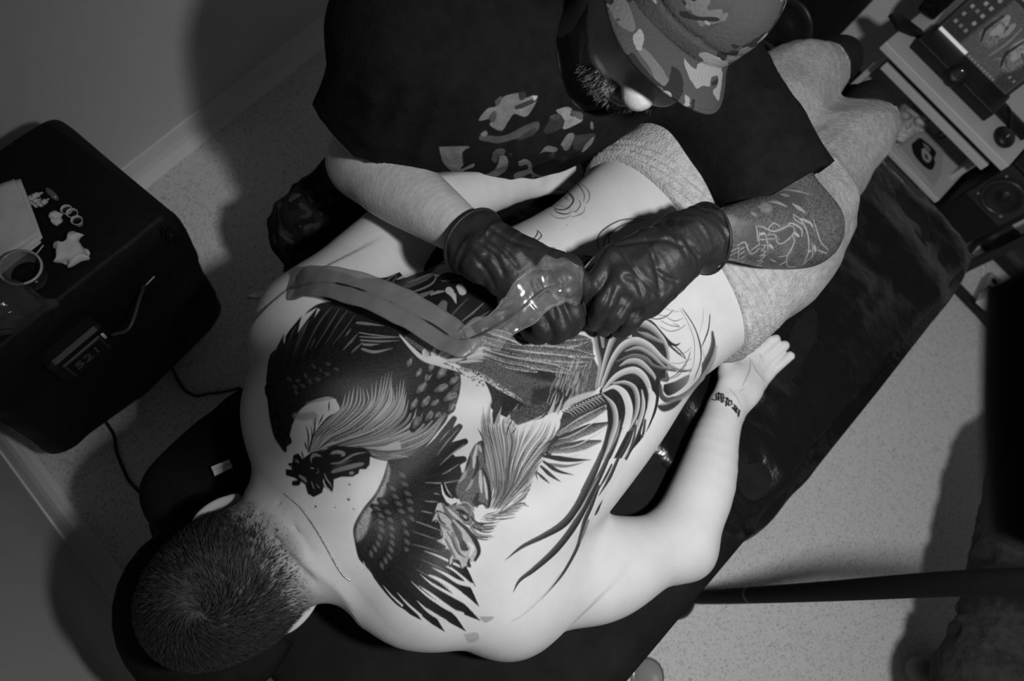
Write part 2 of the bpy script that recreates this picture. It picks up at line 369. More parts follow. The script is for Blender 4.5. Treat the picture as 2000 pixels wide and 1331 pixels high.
drape('cover', TX0, TX1, TY0, TY1, TZ, .34, M_cloth, table, 3, e=14.)
drape('plastic_sheet', .50, TX1 + .008, TY0 - .012, TY1 + .012, TZ + .006, .16, M_plastic, table, 11, fold=.014, wr=.006, ragged=.035, flare=.03, e=12., nu=220, nv=170)
# face cradle carrying the head
MB().tube([(-.10 + .0 * i, .075 + .085 * math.cos(i), .64 + 0 * i) if False else (-.135 - .075 * math.sin(i), .075 + .085 * math.cos(i), .655) for i in np.linspace(-.5, math.pi + .5, 20)], .038, 10).build('face_cradle', M_cloth, table, True)

# ================================================================== the client, lying face down
client = empty('person', (.3, .03, TZ), 'person lying face down on the table, bare back covered in rooster tattoo, grey sweatpants', 'person')
def client_body(h=.004):
    S = SDF((-.24, -.45, TZ - .01), (.93, .50, .93), h)
    zb = TZ + .004
    S.loft([(.015, -.045, .120, zb + .03, .838), (.045, -.115, .190, zb + .01, .856), (.08, -.172, .236, zb, .866), (.12, -.200, .264, zb, .872), (.18, -.200, .262, zb, .876),
            (.25, -.192, .255, zb, .878), (.32, -.180, .238, zb, .875), (.40, -.163, .222, zb, .866), (.48, -.152, .212, zb, .860), (.55, -.150, .208, zb, .862),
            (.62, -.158, .208, zb, .870), (.70, -.166, .214, zb, .880), (.80, -.168, .214, zb, .885)], k=.03, n=2.45)
    # shoulders
    shr = at(1000, 1160, .748); S.ell(shr, (.070, .064, .075), k=.06)
    shl = at(610, 628, .76); S.ell(shl, (.074, .058, .066), k=.06)
    # shoulder blades and the muscles over them
    S.ell(at(850, 1090, .80), (.085, .055, .078), rotz(.35), k=.05); S.ell(at(640, 760, .80), (.085, .06, .080), rotz(-.4), k=.05)
    S.ell((.07, .115, .80), (.06, .085, .055), k=.06); S.ell((.065, -.06, .80), (.055, .08, .055), k=.06)
    # lats and the small of the back
    S.ell((.36, -.12, .79), (.16, .05, .075), k=.05); S.ell((.36, .16, .79), (.16, .055, .075), k=.05)
    # neck and head
    S.chain([(.075, .045, .79), (.02, .052, .79), (-.055, .066, .785)], [.075, .070, .070], k=.05)
    S.ell((-.103, .074, .768), (.086, .078, .100), rotz(-.12), k=.035)
    S.ell((-.075, .069, .800), (.06, .066, .055), k=.03)
    # folds of the nape
    S.chain([(-.010, .105, .846), (-.016, .055, .862), (-.014, .010, .848)], [.001, .002, .001], k=.008, op='cut')
    S.chain([(.012, .10, .853), (.006, .05, .866), (.006, .0, .85)], [.0005, .001, .0005], k=.006, op='cut')
    S.chain([at(506, 1056, .868), at(530, 1084, .872), at(556, 1112, .866)], [.0015, .0035, .0015], k=.012, op='cut')
    # spine furrow
    S.chain([(.10, .030, .892), (.25, .025, .8965), (.42, .022, .884), (.60, .02, .888), (.75, .02, .898)], [.008, .009, .010, .010, .009], k=.03, op='cut')
    # right arm: out from the shoulder, bent, hand at the hip
    el = at(1325, 1062, .715); wr = at(1420, 795, .705)
    S.chain([shr, shr * .45 + el * .55 + [0, 0, .004], el], [.060, .058, .049], k=.045, n=9)
    S.ell(at(1180, 1125, .736), (.085, .058, .058), rotz(-.35), k=.03)
    S.chain([el, el * .62 + wr * .38 + [.006, -.004, .004], el * .25 + wr * .75, wr], [.050, .048, .037, .029], k=.03, n=12)
    S.ell(at(1352, 1085, .705), (.024, .022, .026), k=.03)
    # right hand, palm up
    pc = at(1454, 744, .705); fd = unit(at(1520, 668, .69) - at(1450, 758, .70)); pd = np.array([0, 0, 1.]); sd = unit(np.cross(pd, fd))
    S.chain([wr, pc - fd * .02], [.027, .028], k=.02, u=pd, q=.8)
    S.ell(pc, (.040, .034, .018), frame(pd, fd), k=.015)
    S.ell(pc - fd * .022 + sd * .02 + pd * .006, (.028, .017, .015), frame(pd, fd), k=.012); S.ell(pc - fd * .02 - sd * .024 + pd * .004, (.03, .013, .013), frame(pd, fd), k=.012)
    for i, (off, L, rr) in enumerate([(-.026, .056, .0092), (-.008, .064, .0100), (.010, .060, .0098), (.026, .050, .0094)]):
        b0 = pc + fd * .030 + sd * off; spread = sd * (off * .2)
        p1 = b0 + unit(fd + spread * 4) * L * .45 + pd * .006; p2 = p1 + unit(fd + spread * 4) * L * .30 + pd * .012; p3 = p2 + unit(fd + spread * 4) * L * .25 + pd * .014
        S.chain([b0 - fd * .012, b0, p1, p2, p3], [rr * 1.1, rr * 1.08, rr, rr * .95, rr * .85], k=.006)
    S.chain([pc - fd * .015 + sd * .034, pc + fd * .012 + sd * .056 + pd * .004, pc + fd * .038 + sd * .062 + pd * .008], [.013, .011, .009], k=.010)
    # left arm
    ell_ = at(845, 392, .715); wl = at(1030, 352, .70)
    S.chain([shl, shl * .5 + ell_ * .5, ell_], [.066, .060, .050], k=.05, n=9)
    S.chain([ell_, ell_ * .6 + wl * .4, wl], [.048, .046, .030], k=.03, n=9)
    S.ell(wl + unit(wl - ell_) * .06, (.055, .04, .018), frame((0, 0, 1), wl - ell_), k=.02)
    return S
SB = client_body(); BV, BQ = SB.mesh()
# the back as a height above the table, for laying the tattoo on the skin
def height_map():
    f = SB.f; nz = f.shape[2]; neg = f < 0; top = nz - 1 - np.argmax(neg[:, :, ::-1], axis=2); has = neg.any(2); t2 = np.clip(top + 1, 0, nz - 1)
    fa = np.take_along_axis(f, top[:, :, None], 2)[:, :, 0]; fb = np.take_along_axis(f, t2[:, :, None], 2)[:, :, 0]
    z = (top + fa / (fa - fb + 1e-9)) * SB.h + SB.lo[2]; return np.where(has, z, TZ)
HM = height_map()
def hgt(x, y):
    i = np.clip((np.asarray(x) - SB.lo[0]) / SB.h, 0, HM.shape[0] - 1.01); j = np.clip((np.asarray(y) - SB.lo[1]) / SB.h, 0, HM.shape[1] - 1.01)
    a, b = i.astype(int), j.astype(int); u, v = i - a, j - b
    return HM[a, b] * (1 - u) * (1 - v) + HM[a + 1, b] * u * (1 - v) + HM[a, b + 1] * (1 - u) * v + HM[a + 1, b + 1] * u * v

HC = np.array([-.110, .074, .768])
def hair_mask(P):
    """1 where the scalp carries hair, fading at the nape and behind the ears"""
    edge = -.048 + .010 * np.cos((P[:, 1] - .07) * 30) + .006 * vnoise(P, .015, 5)
    m = np.clip((edge - P[:, 0] + .040) / .065, 0, 1); return m * (P[:, 2] > .70)
# ================================================================== tattoo drawing: value 1 is bare skin, 0 is solid ink
class Drawing:
    def __init__(s, x0, y0, x1, y1, res=1.25):
        s.x0, s.y0, s.res = x0, y0, res; s.nx, s.ny = int((x1 - x0) * res) + 1, int((y1 - y0) * res) + 1
        s.a = np.ones((s.ny, s.nx), np.float32); s.t = (0, 0, 1.); r = np.random.default_rng(3); s.r = r
        g = r.normal(0, 1, s.a.shape).astype(np.float32); s.grain = (g + np.roll(g, 1, 0) + np.roll(g, 1, 1) + np.roll(g, (1, 1), (0, 1))) / 2
    def T(s, x0, y0, k): s.t = (x0, y0, k); return s
    def P(s, pts): p = np.asarray(pts, float); return np.stack([s.t[0] + p[:, 0] / s.t[2], s.t[1] + p[:, 1] / s.t[2]], 1)
    def win(s, p, m):
        a = np.floor((p.min(0) - m - [s.x0, s.y0]) * s.res).astype(int); b = np.ceil((p.max(0) + m - [s.x0, s.y0]) * s.res).astype(int) + 1
        a = np.clip(a, 0, [s.nx, s.ny]); b = np.clip(b, 0, [s.nx, s.ny])
        if (b <= a).any(): return None
        X, Y = np.meshgrid(np.arange(a[0], b[0]) / s.res + s.x0, np.arange(a[1], b[1]) / s.res + s.y0); return (slice(a[1], b[1]), slice(a[0], b[0])), X, Y
    def mix(s, sl, v, al, grain=0.):
        if grain: v = v * (1 + grain * s.grain[sl])
        s.a[sl] = s.a[sl] * (1 - al) + v * al
    def fill(s, pts, v, soft=1.2, grain=.0, curve=True, g=None, al=1.):
        """soft-edged shape; g = (p0, p1, v1) runs the value from v to v1 between two points"""
        p = s.P(pts)
        if curve: p = spline(np.vstack([p, p[:1]]), 6 * len(p))[:-1]
        w_ = s.win(p, soft + 1)
        if w_ is None: return
        sl, X, Y = w_; ins = np.zeros(X.shape, bool); D = np.full(X.shape, 1e9, np.float32); q = np.roll(p, -1, 0)
        for (ax, ay), (bx, by) in zip(p, q):
            if ay != by: c = (ay > Y) != (by > Y); ins ^= c & (X < (bx - ax) * (Y - ay) / (by - ay) + ax)
            dx, dy = bx - ax, by - ay; t = np.clip(((X - ax) * dx + (Y - ay) * dy) / (dx * dx + dy * dy + 1e-9), 0, 1); D = np.minimum(D, (X - ax - t * dx) ** 2 + (Y - ay - t * dy) ** 2)
        d = np.sqrt(D) * np.where(ins, 1, -1); m = np.clip(d / soft + .5, 0, 1) * al; val = v
        if g is not None:
            a, b = s.P([g[0], g[1]]); e = b - a; val = v + (g[2] - v) * np.clip(((X - a[0]) * e[0] + (Y - a[1]) * e[1]) / (e @ e), 0, 1)
        s.mix(sl, val, m, grain)
    def stroke(s, pts, w, v, v2=None, taper=(0., 1.), soft=.8, n=None, al=1., grain=0., raw=False, edge=None, ridge=None, barb=0.):
        """ribbon along a curve; w = half widths along it; v2 = value on its other side; edge = value of its rims; ridge = value of its quill"""
        p = np.asarray(pts, float) if raw else s.P(pts); n = n or max(8, int(np.hypot(*np.diff(p, axis=0).T).sum() / 7) + 4)
        c = spline(p, n); w = np.atleast_1d(np.asarray(w, float)); t = np.linspace(0, 1, n); W = np.interp(t, np.linspace(0, 1, len(w)), w)
        if taper[0] > 0: W = W * np.clip(t / taper[0], 0, 1) ** .6
        if taper[1] < 1: W = W * np.clip((1 - t) / (1 - taper[1]), 0, 1) ** .7
        r_ = s.win(c, W.max() + 2)
        if r_ is None: return
        sl, X, Y = r_; best = np.full(X.shape, 1e9, np.float32); S = np.zeros(X.shape, np.float32); TT = np.zeros(X.shape, np.float32)
        for i in range(n - 1):
            ax, ay = c[i]; dx, dy = c[i + 1] - c[i]; L2 = dx * dx + dy * dy + 1e-9; u = np.clip(((X - ax) * dx + (Y - ay) * dy) / L2, 0, 1)
            ex, ey = X - ax - u * dx, Y - ay - u * dy; d = ex * ex + ey * ey; mk = d < best; best = np.where(mk, d, best)
            S = np.where(mk, dx * ey - dy * ex, S); TT = np.where(mk, (i + u) / (n - 1), TT)
        d = np.sqrt(best); ww = np.interp(TT, t, W).astype(np.float32); m = np.clip((ww - d) / soft + .5, 0, 1) * al * np.clip(ww / .35, 0, 1)
        sg = np.sign(S) * np.clip(d / (ww + 1e-6), 0, 1); val = v if v2 is None else v + (v2 - v) * (sg * .5 + .5)
        if edge is not None: val = val + (edge - val) * np.clip((np.abs(sg) - .55) / .35, 0, 1)
        if ridge is not None: val = val + (ridge - val) * np.clip(1 - d / 1.1, 0, 1)
        if barb: val = val * (1 + barb * np.sin(TT * n * 9 + np.abs(sg) * 5))
        s.mix(sl, val, m, grain)
    def bundle(s, A, B, n, w, v, jit=1.2, taper=(.15, .6), al=1., keep=(0., 1.)):
        """strands between two guide curves"""
        a, b = spline(s.P(A), 12), spline(s.P(B), 12)
        for i in range(n):
            f = (i + s.r.uniform(.2, .8)) / n; p = a * (1 - f) + b * f + s.r.normal(0, jit, 2); k0 = int(s.r.uniform(keep[0], keep[0] + .25) * 11); k1 = int(11 - s.r.uniform(0, 1 - keep[1] + .15) * 11); k1 = max(k1, k0 + 4)
            s.stroke(p[k0:min(k1, 11) + 1], w * s.r.uniform(.7, 1.3), s.r.uniform(*v) if isinstance(v, tuple) else v, taper=taper, al=al, raw=True, soft=.7)
    def leaf(s, c, L, w, ang, v, tip, al=1.):
        """small feather: dark at its root, paler round the tip"""
        c = s.P([c])[0]; d = np.array([math.cos(ang), math.sin(ang)]); p = [c - d * L, c, c + d * L]
        s.stroke(p, [w * .7, w, w * .9, 0.35 * w], v * .45, raw=True, soft=1.2, n=9, al=al); s.stroke([c - d * L * .6, c + d * L * .1, c + d * L * .75], [w * .4, w * .72, .35 * w], v * .8 + tip * .25, raw=True, soft=1.8, n=8, al=al)
        s.stroke([c + d * L * .05, c + d * L * .7], [w * .5, .3 * w], tip * 1.15, raw=True, soft=w * .7, n=6, al=.8 * al)
D = Drawing(470, 330, 1545, 1300)
def draw_back(D):
    Z1, Z2, Z3, Z4, Z5, Z6, Z7 = (500, 560, 6.05), (500, 760, 6.05), (740, 640, 6.05), (700, 820, 6.05), (680, 1000, 6.05), (900, 800, 6.05), (980, 900, 4.754)
    Y1, Y2, Y3, Y4, Y5, PX = (1000, 620, 6.05), (1120, 600, 5.547), (1060, 720, 5.547), (680, 460, 6.05), (960, 320, 5.547), (0, 0, 1.)
    r = D.r; K = .055
    # ---------- first rooster: dark wing and body over the left shoulder
    D.T(*PX); D.fill([(522, 775), (520, 738), (531, 702), (548, 672), (575, 640), (606, 604), (640, 590), (690, 600), (740, 618), (790, 636), (836, 668), (858, 700), (896, 728), (898, 765), (886, 800), (868, 818), (840, 850), (800, 880), (760, 890), (700, 880), (660, 850), (664, 800), (652, 780), (636, 776), (606, 788), (585, 806), (572, 828), (564, 860), (558, 884), (545, 870), (534, 850), (526, 815)], .085, 2., .25)
    D.T(*Z1)
    for a, w in (([(150, 1080), (180, 850), (235, 740)], 5), ([(200, 1100), (260, 800), (332, 560)], 7), ([(280, 1000), (370, 650), (540, 345)], 8), ([(400, 950), (500, 600), (725, 250)], 9), ([(520, 900), (640, 560), (830, 250)], 9), ([(620, 850), (760, 560), (930, 230)], 9), ([(720, 800), (880, 560), (1020, 270)], 9)):
        D.stroke(a, [w * .8, w, w * .75, .2], .05, v2=.10, soft=1.2)
    for a in ([(430, 830), (560, 540), (625, 390)], [(560, 800), (720, 470), (890, 240)], [(640, 740), (680, 650), (700, 610)], [(700, 720), (880, 430), (985, 260)], [(820, 680), (960, 450), (1080, 285)], [(900, 690), (1040, 520), (1165, 340)], [(470, 700), (540, 520), (600, 440)], [(390, 640), (430, 540), (470, 470)]):
        D.stroke(a, [.5, 1.3, .6], .34, al=.9)
    D.fill([(560, 340), (725, 245), (600, 400), (490, 555), (520, 420)], .95, 1.2, curve=False); D.fill([(725, 255), (760, 270), (690, 370)], .8, 1.2, curve=False); D.fill([(340, 560), (350, 600), (335, 680), (320, 620)], .9, 1.2)
    for a in ([(1060, 585), (1120, 500)], [(1030, 750), (1200, 560)], [(1130, 780), (1260, 660)], [(1090, 690), (1170, 600)]): D.stroke(a, [.8, 2.2, .8], .42, soft=1.2)
    for a, w in (([(1195, 430), (1300, 440), (1520, 465)], 3.2), ([(1220, 545), (1400, 575), (1694, 600)], 1.6), ([(1230, 595), (1450, 605), (1694, 600)], 1.6), ([(1240, 635), (1450, 650), (1694, 640)], 2.), ([(1265, 685), (1350, 690), (1460, 680)], 2.6), ([(1255, 740), (1400, 775), (1620, 730)], 3.)): D.stroke(a, [w * .8, w, .3], .62, v2=.40)
    for c in ((760, 990), (850, 1040), (690, 950), (590, 1060), (500, 1110), (640, 1130), (740, 1100), (470, 1190), (560, 1180), (400, 1100), (960, 980), (480, 1260), (860, 920)): D.leaf(c, 8, 6, -2.3 + r.normal(0, .4), .10, .26, .8)
    D.T(*Z2)
    for c in ((160, 60), (200, 230), (240, 390), (310, 540), (375, 620), (190, 150)): D.leaf(c, 13, 8, 1.25, .07, .10)
    D.fill([(420, 640), (440, 500), (470, 350), (520, 250), (640, 160), (760, 110), (900, 110), (950, 140), (900, 260), (800, 300), (700, 400), (600, 560), (560, 760), (430, 760), (360, 700)], .97, 2.); D.stroke([(470, 320), (560, 330), (690, 320), (690, 420)], [6, 8, 7, 3], .62, soft=5., al=.8); D.stroke([(600, 170), (760, 130), (900, 110)], [2, 3, 2], .5, soft=4, al=.7)
    # neck hackles sweeping up and right
    D.T(*PX); D.fill([(600, 884), (612, 850), (640, 815), (668, 800), (674, 768), (700, 745), (745, 735), (790, 730), (800, 775), (874, 803), (850, 850), (800, 900), (740, 898), (690, 880), (640, 882)], .10, 2.)
    G = [[(604, 884), (616, 850), (640, 822), (664, 800), (672, 770)], [(610, 884), (632, 848), (664, 826), (690, 792), (698, 752)], [(617, 882), (640, 852), (680, 826), (716, 790), (712, 760)], [(620, 880), (645, 856), (690, 832), (732, 790), (744, 736)], [(622, 880), (655, 858), (706, 834), (748, 790), (766, 722)], [(625, 879), (664, 860), (720, 836), (765, 792), (765, 760)], [(628, 878), (670, 862), (730, 840), (776, 796), (789, 735)], [(630, 878), (680, 866), (742, 846), (784, 812), (796, 776)], [(634, 878), (690, 872), (750, 862), (806, 838), (820, 806)], [(638, 879), (700, 878), (760, 872), (826, 848), (872, 804)], [(645, 880), (706, 884), (770, 890), (834, 866), (872, 812)]]
    for i in range(len(G) - 1):
        for f in (.12, .45, .75):
            a = np.array(G[i]) * (1 - f) + np.array(G[i + 1]) * f; w = r.uniform(2.6, 4.0); w = w * (1.25 if i > 5 else 1)
            D.stroke(a, [.8, w * .8, w, w * .8, .2], r.uniform(.62, .9), v2=r.uniform(.3, .55), soft=1.)
        D.bundle(G[i], G[i + 1], 5, .75, (.05, .2), 1., (.1, .7), .85, (.05, .8))
    D.T(*Z2); D.fill([(1350, 720), (1500, 690), (1694, 620), (1694, 830), (1560, 835), (1400, 800)], .82, 3., al=.8); D.T(*PX)
    D.bundle([(690, 872), (760, 880), (830, 868)], [(722, 895), (770, 900), (840, 872)], 14, .7, (.15, .45), .8, (.1, .7)); D.bundle([(740, 892), (780, 898), (810, 908)], [(735, 886), (790, 888), (830, 895)], 6, .8, (.35, .6))
    # head of the first rooster
    D.T(*Z2); D.fill([(440, 785), (500, 762), (550, 830), (640, 760), (700, 740), (800, 740), (860, 695), (930, 668), (1290, 700), (1352, 765), (1340, 900), (1298, 950), (1222, 950), (1212, 1000), (1140, 1040), (1010, 1040), (920, 1070), (915, 1170), (900, 1220), (850, 1190), (800, 1160), (780, 1230), (680, 1280), (610, 1240), (580, 1130), (450, 1050), (355, 1022), (350, 950), (430, 955), (372, 885), (430, 872)], K, 1.4, .15, curve=False)
    D.fill([(430, 1090), (520, 1080), (510, 1140), (430, 1140)], .06, 1.5)
    for a, w, v in (([(640, 830), (690, 780), (780, 800)], 3.5, .55), ([(660, 880), (650, 830), (700, 790)], 1.5, .5), ([(870, 770), (960, 745), (1040, 770), (1000, 800)], 4, .55), ([(870, 885), (1000, 870), (1150, 780), (1330, 745)], 2.6, .45), ([(880, 990), (1000, 950), (1200, 900), (1290, 880)], 5, .45), ([(900, 940), (1050, 880), (1150, 830)], 2, .2), ([(500, 1020), (560, 1060), (605, 1110)], 3.4, .5), ([(400, 910), (430, 930)], 1.8, .5), ([(460, 830), (510, 880)], 3, .35), ([(650, 1090), (690, 1190)], 1.1, .55), ([(700, 1120), (760, 1180)], .8, .5), ([(640, 930), (690, 945)], 1.1, .75), ([(730, 930), (735, 990), (700, 990)], .8, .4), ([(800, 990), (850, 1090), (920, 1180)], .9, .8), ([(790, 1060), (820, 1150), (890, 1210)], 1.8, .8), ([(1100, 1000), (1160, 990)], 3.5, .5)): D.stroke(a, [w * .6, w, w * .5], v, soft=1.2, taper=(.1, .8))
    for a in ([(700, 345), (690, 480), (650, 650)], [(590, 440), (620, 560), (610, 720)], [(865, 150), (860, 260)], [(800, 300), (740, 420)], [(575, 620), (600, 720)], [(655, 450), (660, 600), (620, 740)], [(540, 740), (560, 820)]): D.stroke(a, [.4, 1.6, .6], .08)
    for c, q in (((1100, 1128), 1.6), ((1090, 1306), 2.3), ((700, 1390), 1.8), ((1150, 1420), 1.2), ((930, 1400), .9)): D.stroke([c, (c[0] + 6, c[1] + 4)], [q, q], .25, soft=1.3)
    # ---------- breast feathers on the right of the first body
    D.T(*Z3)
    D.fill([(900, 480), (960, 560), (940, 800), (880, 960), (800, 1040), (880, 700)], .35, 5., al=.7)
    for c, L, w, a in (((360, 420), 9, 7, -1.2), ((470, 540), 10, 7, -1.), ((575, 590), 12, 8, -1.1), ((500, 720), 14, 10, -.8), ((740, 540), 14, 11, -.9), ((880, 630), 13, 9, -.7), ((730, 720), 16, 10, -.4), ((840, 820), 16, 11, -.5), ((410, 915), 13, 8, -1.), ((550, 880), 14, 9, -.9), ((655, 895), 11, 7, -.6), ((590, 1050), 12, 8, -.9), ((440, 1130), 14, 9, -1.1), ((690, 1040), 9, 6, -.8), ((620, 470), 11, 8, -1.2), ((860, 950), 10, 8, -.9)):
        D.leaf(c, L, w, a, .16, .52); q = np.array(c)
        for k in range(7): o_ = r.normal(0, w * 2.3, 2); D.stroke([q + o_, q + o_ + np.array([math.cos(a), math.sin(a)]) * L * 5], [.3, .7, .2], r.uniform(.5, .8) if k % 2 else .15, al=.8)
    # ---------- second rooster: belly, pale sash, crown of pale feathers
    D.T(*PX); D.fill([(786, 660), (830, 690), (880, 706), (922, 728), (960, 748), (1019, 787), (1060, 812), (1100, 800), (1150, 775), (1176, 740), (1160, 700), (1150, 660), (1080, 650), (960, 650), (880, 660), (820, 645)], .28, 2., .22)
    D.fill([(880, 640), (960, 660), (1060, 665), (1120, 660), (1120, 625), (1000, 600), (900, 590)], .06, 6.); D.fill([(980, 690), (1060, 712), (1110, 722), (1090, 745), (1040, 738), (985, 715)], .13, 9., .2); D.fill([(1040, 760), (1090, 755), (1120, 770), (1080, 800), (1040, 795)], .13, 8., .2)
    D.T(*Z3); D.fill([(1240, 620), (1420, 740), (1694, 890), (1840, 1000), (1700, 1120), (1500, 1060), (1330, 960), (1335, 860), (1300, 740)], .10, 1.5, .3)
    D.fill([(940, 490), (1090, 540), (1230, 600), (1400, 715), (1690, 870), (1600, 790), (1380, 640), (1200, 540), (1000, 470)], .62, 4., .5); D.stroke([(250, 95), (380, 240), (520, 365), (700, 430), (960, 512), (1100, 545)], [1.5, 4, 5, 3, 2], .92, soft=1.6)
    for i in range(60): c = (r.uniform(850, 1650), 0); c = (c[0], 470 + (c[0] - 850) * .42 + r.normal(0, 45)); D.stroke([c, (c[0] + 10, c[1] + 5)], [1.6, 1.2], .16, soft=1.4, al=.6)
    for a, w in (([(590, 370), (545, 300), (545, 245)], 7), ([(650, 370), (650, 300), (665, 240)], 6), ([(690, 370), (760, 300), (850, 245)], 5), ([(740, 380), (820, 330), (905, 300)], 4.5), ([(780, 395), (900, 395), (1020, 360)], 4.5), ([(930, 320), (1020, 300), (1090, 265)], 4), ([(1090, 290), (1250, 260), (1420, 205)], 6.5), ([(1060, 360), (1250, 325), (1410, 315)], 8), ([(950, 415), (1100, 400), (1240, 400)], 3)): D.stroke(a, [w * .5, w, w * .7, .2], .92, v2=.6, soft=1.2)
    D.fill([(560, 360), (650, 330), (760, 370), (800, 410), (700, 430), (600, 400)], .95, 3.)
    D.T(*Y1)
    for a, w in (([(-330, 150), (-100, 200), (300, 345), (700, 312), (925, 268)], 8), ([(-340, 250), (0, 360), (400, 385), (720, 420), (965, 462)], 9), ([(-330, 330), (0, 420), (350, 470), (600, 490), (805, 520)], 7.5), ([(-330, 400), (0, 520), (250, 560), (500, 605), (700, 655)], 8.5), ([(-330, 470), (-50, 570), (120, 600), (288, 642)], 6), ([(600, 560), (800, 560), (912, 540)], 5)):
        D.stroke(a, [w * .5, w * .8, w, w, w * .35], .20, v2=.46, soft=1., edge=.72, grain=.3)
    for a in ([(-300, 300), (100, 390), (640, 455)], [(-300, 390), (100, 490), (580, 560)], [(-250, 200), (200, 330)]): D.stroke(a, [.6, 1.1, .5], .85)
    D.bundle([(-330, 260), (0, 330), (300, 360)], [(-330, 480), (0, 590), (300, 620)], 16, .7, (.08, .2), 1.5)
    # grey down where the tail begins
    for i in range(70):
        c = np.array([r.uniform(560, 960), r.uniform(560, 1040)]); c[0] -= (c[1] - 560) * .35; D.stroke([c, c + [r.uniform(10, 30), -60], c + [r.uniform(30, 60), -130]], [1.0, .8, .2], r.uniform(.5, .85), al=.7)
    D.fill([(590, 1090), (640, 990), (760, 930), (880, 890), (1000, 870), (900, 950), (700, 1040), (610, 1150)], .85, 3., al=.85)
    # ---------- right wing feathers below the tail
    D.T(*Y3); D.fill([(10, 900), (80, 800), (180, 640), (220, 490), (350, 390), (620, 270), (690, 330), (690, 400), (560, 500), (330, 650), (180, 800), (70, 960)], .15, 1.5, .35)
    for a, w, v, e in (([(190, 600), (400, 460), (680, 310)], 11, .14, .24), ([(170, 700), (450, 540), (700, 430)], 9.5, .15, .55), ([(120, 830), (420, 690), (720, 590)], 10, .12, .5), ([(90, 890), (350, 850), (625, 790)], 10, .14, .55)): D.stroke(a, [w * .6, w, w, w * .25], v, v2=e, soft=1., grain=.2, ridge=None)
    for a in ([(180, 690), (400, 540), (690, 395)], [(170, 770), (330, 720), (600, 560)], [(190, 870), (400, 820), (690, 650)], [(20, 960), (250, 965), (400, 940)]): D.stroke(a, [.5, 1.3, .6], .8)
    for i in range(26): f = i / 25; c = np.array([215 + 420 * f, 470 - 190 * f]); D.stroke([c, c + [60, 15 - 5 * f], c + [110, 60]], [1.3, .9, .2], .88 if i % 2 else .1, al=.9)
    for a, w, v in (([(10, 950), (280, 990), (530, 992)], 5.5, .09), ([(30, 1030), (250, 1060), (460, 1015)], 3.5, .4), ([(10, 1010), (160, 1110), (345, 1158)], 4, .10), ([(-20, 1060), (90, 1160), (205, 1236)], 4, .10), ([(-60, 1130), (20, 1200), (82, 1252)], 3, .12)): D.stroke(a, [w * .5, w, w * .6, .1], v)
    # ---------- pale flame hackles of the second rooster
    D.T(*Z6)
    for a, w in (([(300, 420), (270, 150), (262, -40)], 4), ([(330, 420), (320, 100), (362, -140)], 6), ([(400, 420), (430, 150), (484, -40)], 6), ([(470, 420), (540, 150), (684, -66)], 6), ([(600, 420), (620, 200), (700, 40)], 5), ([(800, 350), (950, 130), (1035, -95)], 6), ([(900, 330), (1050, 80), (1140, -205)], 7), ([(1000, 300), (1120, 80), (1215, -150)], 6)): D.stroke(a, [w, w, w * .5, .2], .88, v2=.55, soft=1.2)
    D.fill([(240, 200), (300, 150), (400, 190), (480, 150), (600, 200), (660, 220), (760, 180), (960, 110), (1080, 40), (1150, 60), (1172, 190), (1060, 370), (930, 560), (900, 720), (830, 880), (710, 1070), (700, 1190), (500, 1285), (270, 1270), (330, 1150), (350, 1000), (300, 700), (270, 450), (225, 260)], .97, 2.)
    H = [[(330, 1150), (360, 950), (330, 700), (270, 450), (245, 200), (250, -100)], [(350, 1180), (440, 950), (430, 700), (380, 450), (310, 200), (330, -150)], [(370, 1190), (500, 950), (500, 700), (440, 400), (410, 150), (480, -60)], [(390, 1190), (540, 950), (560, 650), (600, 400), (560, 200), (640, 40)], [(410, 1190), (590, 920), (660, 680), (760, 460), (900, 260), (1030, -20)], [(430, 1200), (650, 900), (800, 660), (960, 460), (1090, 300), (1170, 0)], [(450, 1210), (680, 960), (850, 760), (900, 640), (1000, 520), (1060, 500)], [(440, 1220), (650, 1100), (780, 960), (830, 890)], [(430, 1235), (600, 1180), (720, 1120), (800, 1150)], [(300, 1270), (480, 1285), (660, 1265)]]
    H = [spline(np.array(h, float), 6).tolist() for h in H]
    for i in range(len(H) - 1): D.bundle(H[i], H[i + 1], 17 if i < 6 else 9, .8, (.10, .45), 1.2, (.1, .7), .9, (0., .95)); D.bundle(H[i], H[i + 1], 4, 1.5, (.5, .7), 1.2, (.1, .7), .8, (.3, .8))
    for a in ([(200, 225), (240, 300), (270, 380)], [(640, 60), (560, 220), (540, 330)], [(660, 210), (600, 300)], [(1040, -40), (980, 80), (860, 130)], [(1150, 340), (1050, 380), (960, 480)], [(1060, 505), (980, 520), (900, 620)], [(830, 880), (780, 930), (720, 990)], [(820, 940), (740, 1050), (640, 1110)], [(800, 1150), (720, 1110), (600, 1150)], [(640, 1275), (480, 1300), (300, 1290)], [(900, 720), (890, 780), (910, 830)]): D.stroke(a, [.4, 1.4, .4], .12)
    D.fill([(370, 60), (400, -60), (450, -120), (480, -40), (430, 80), (390, 180)], .14, 2.); D.fill([(560, 40), (700, -30), (900, -60), (1020, -80), (1000, 40), (860, 120), (720, 170), (660, 180)], .2, 3., .4)
    # ---------- wing of the second rooster with rows of coverts
    D.T(*PX); D.fill([(758, 899), (800, 893), (836, 884), (870, 880), (892, 896), (902, 925), (900, 960), (886, 1000), (880, 1030), (892, 1060), (905, 1085), (880, 1105), (850, 1110), (820, 1140), (780, 1140), (735, 1125), (712, 1105), (700, 1090), (693, 1060), (691, 1030), (708, 996), (733, 965), (749, 932)], .075, 2., .25)
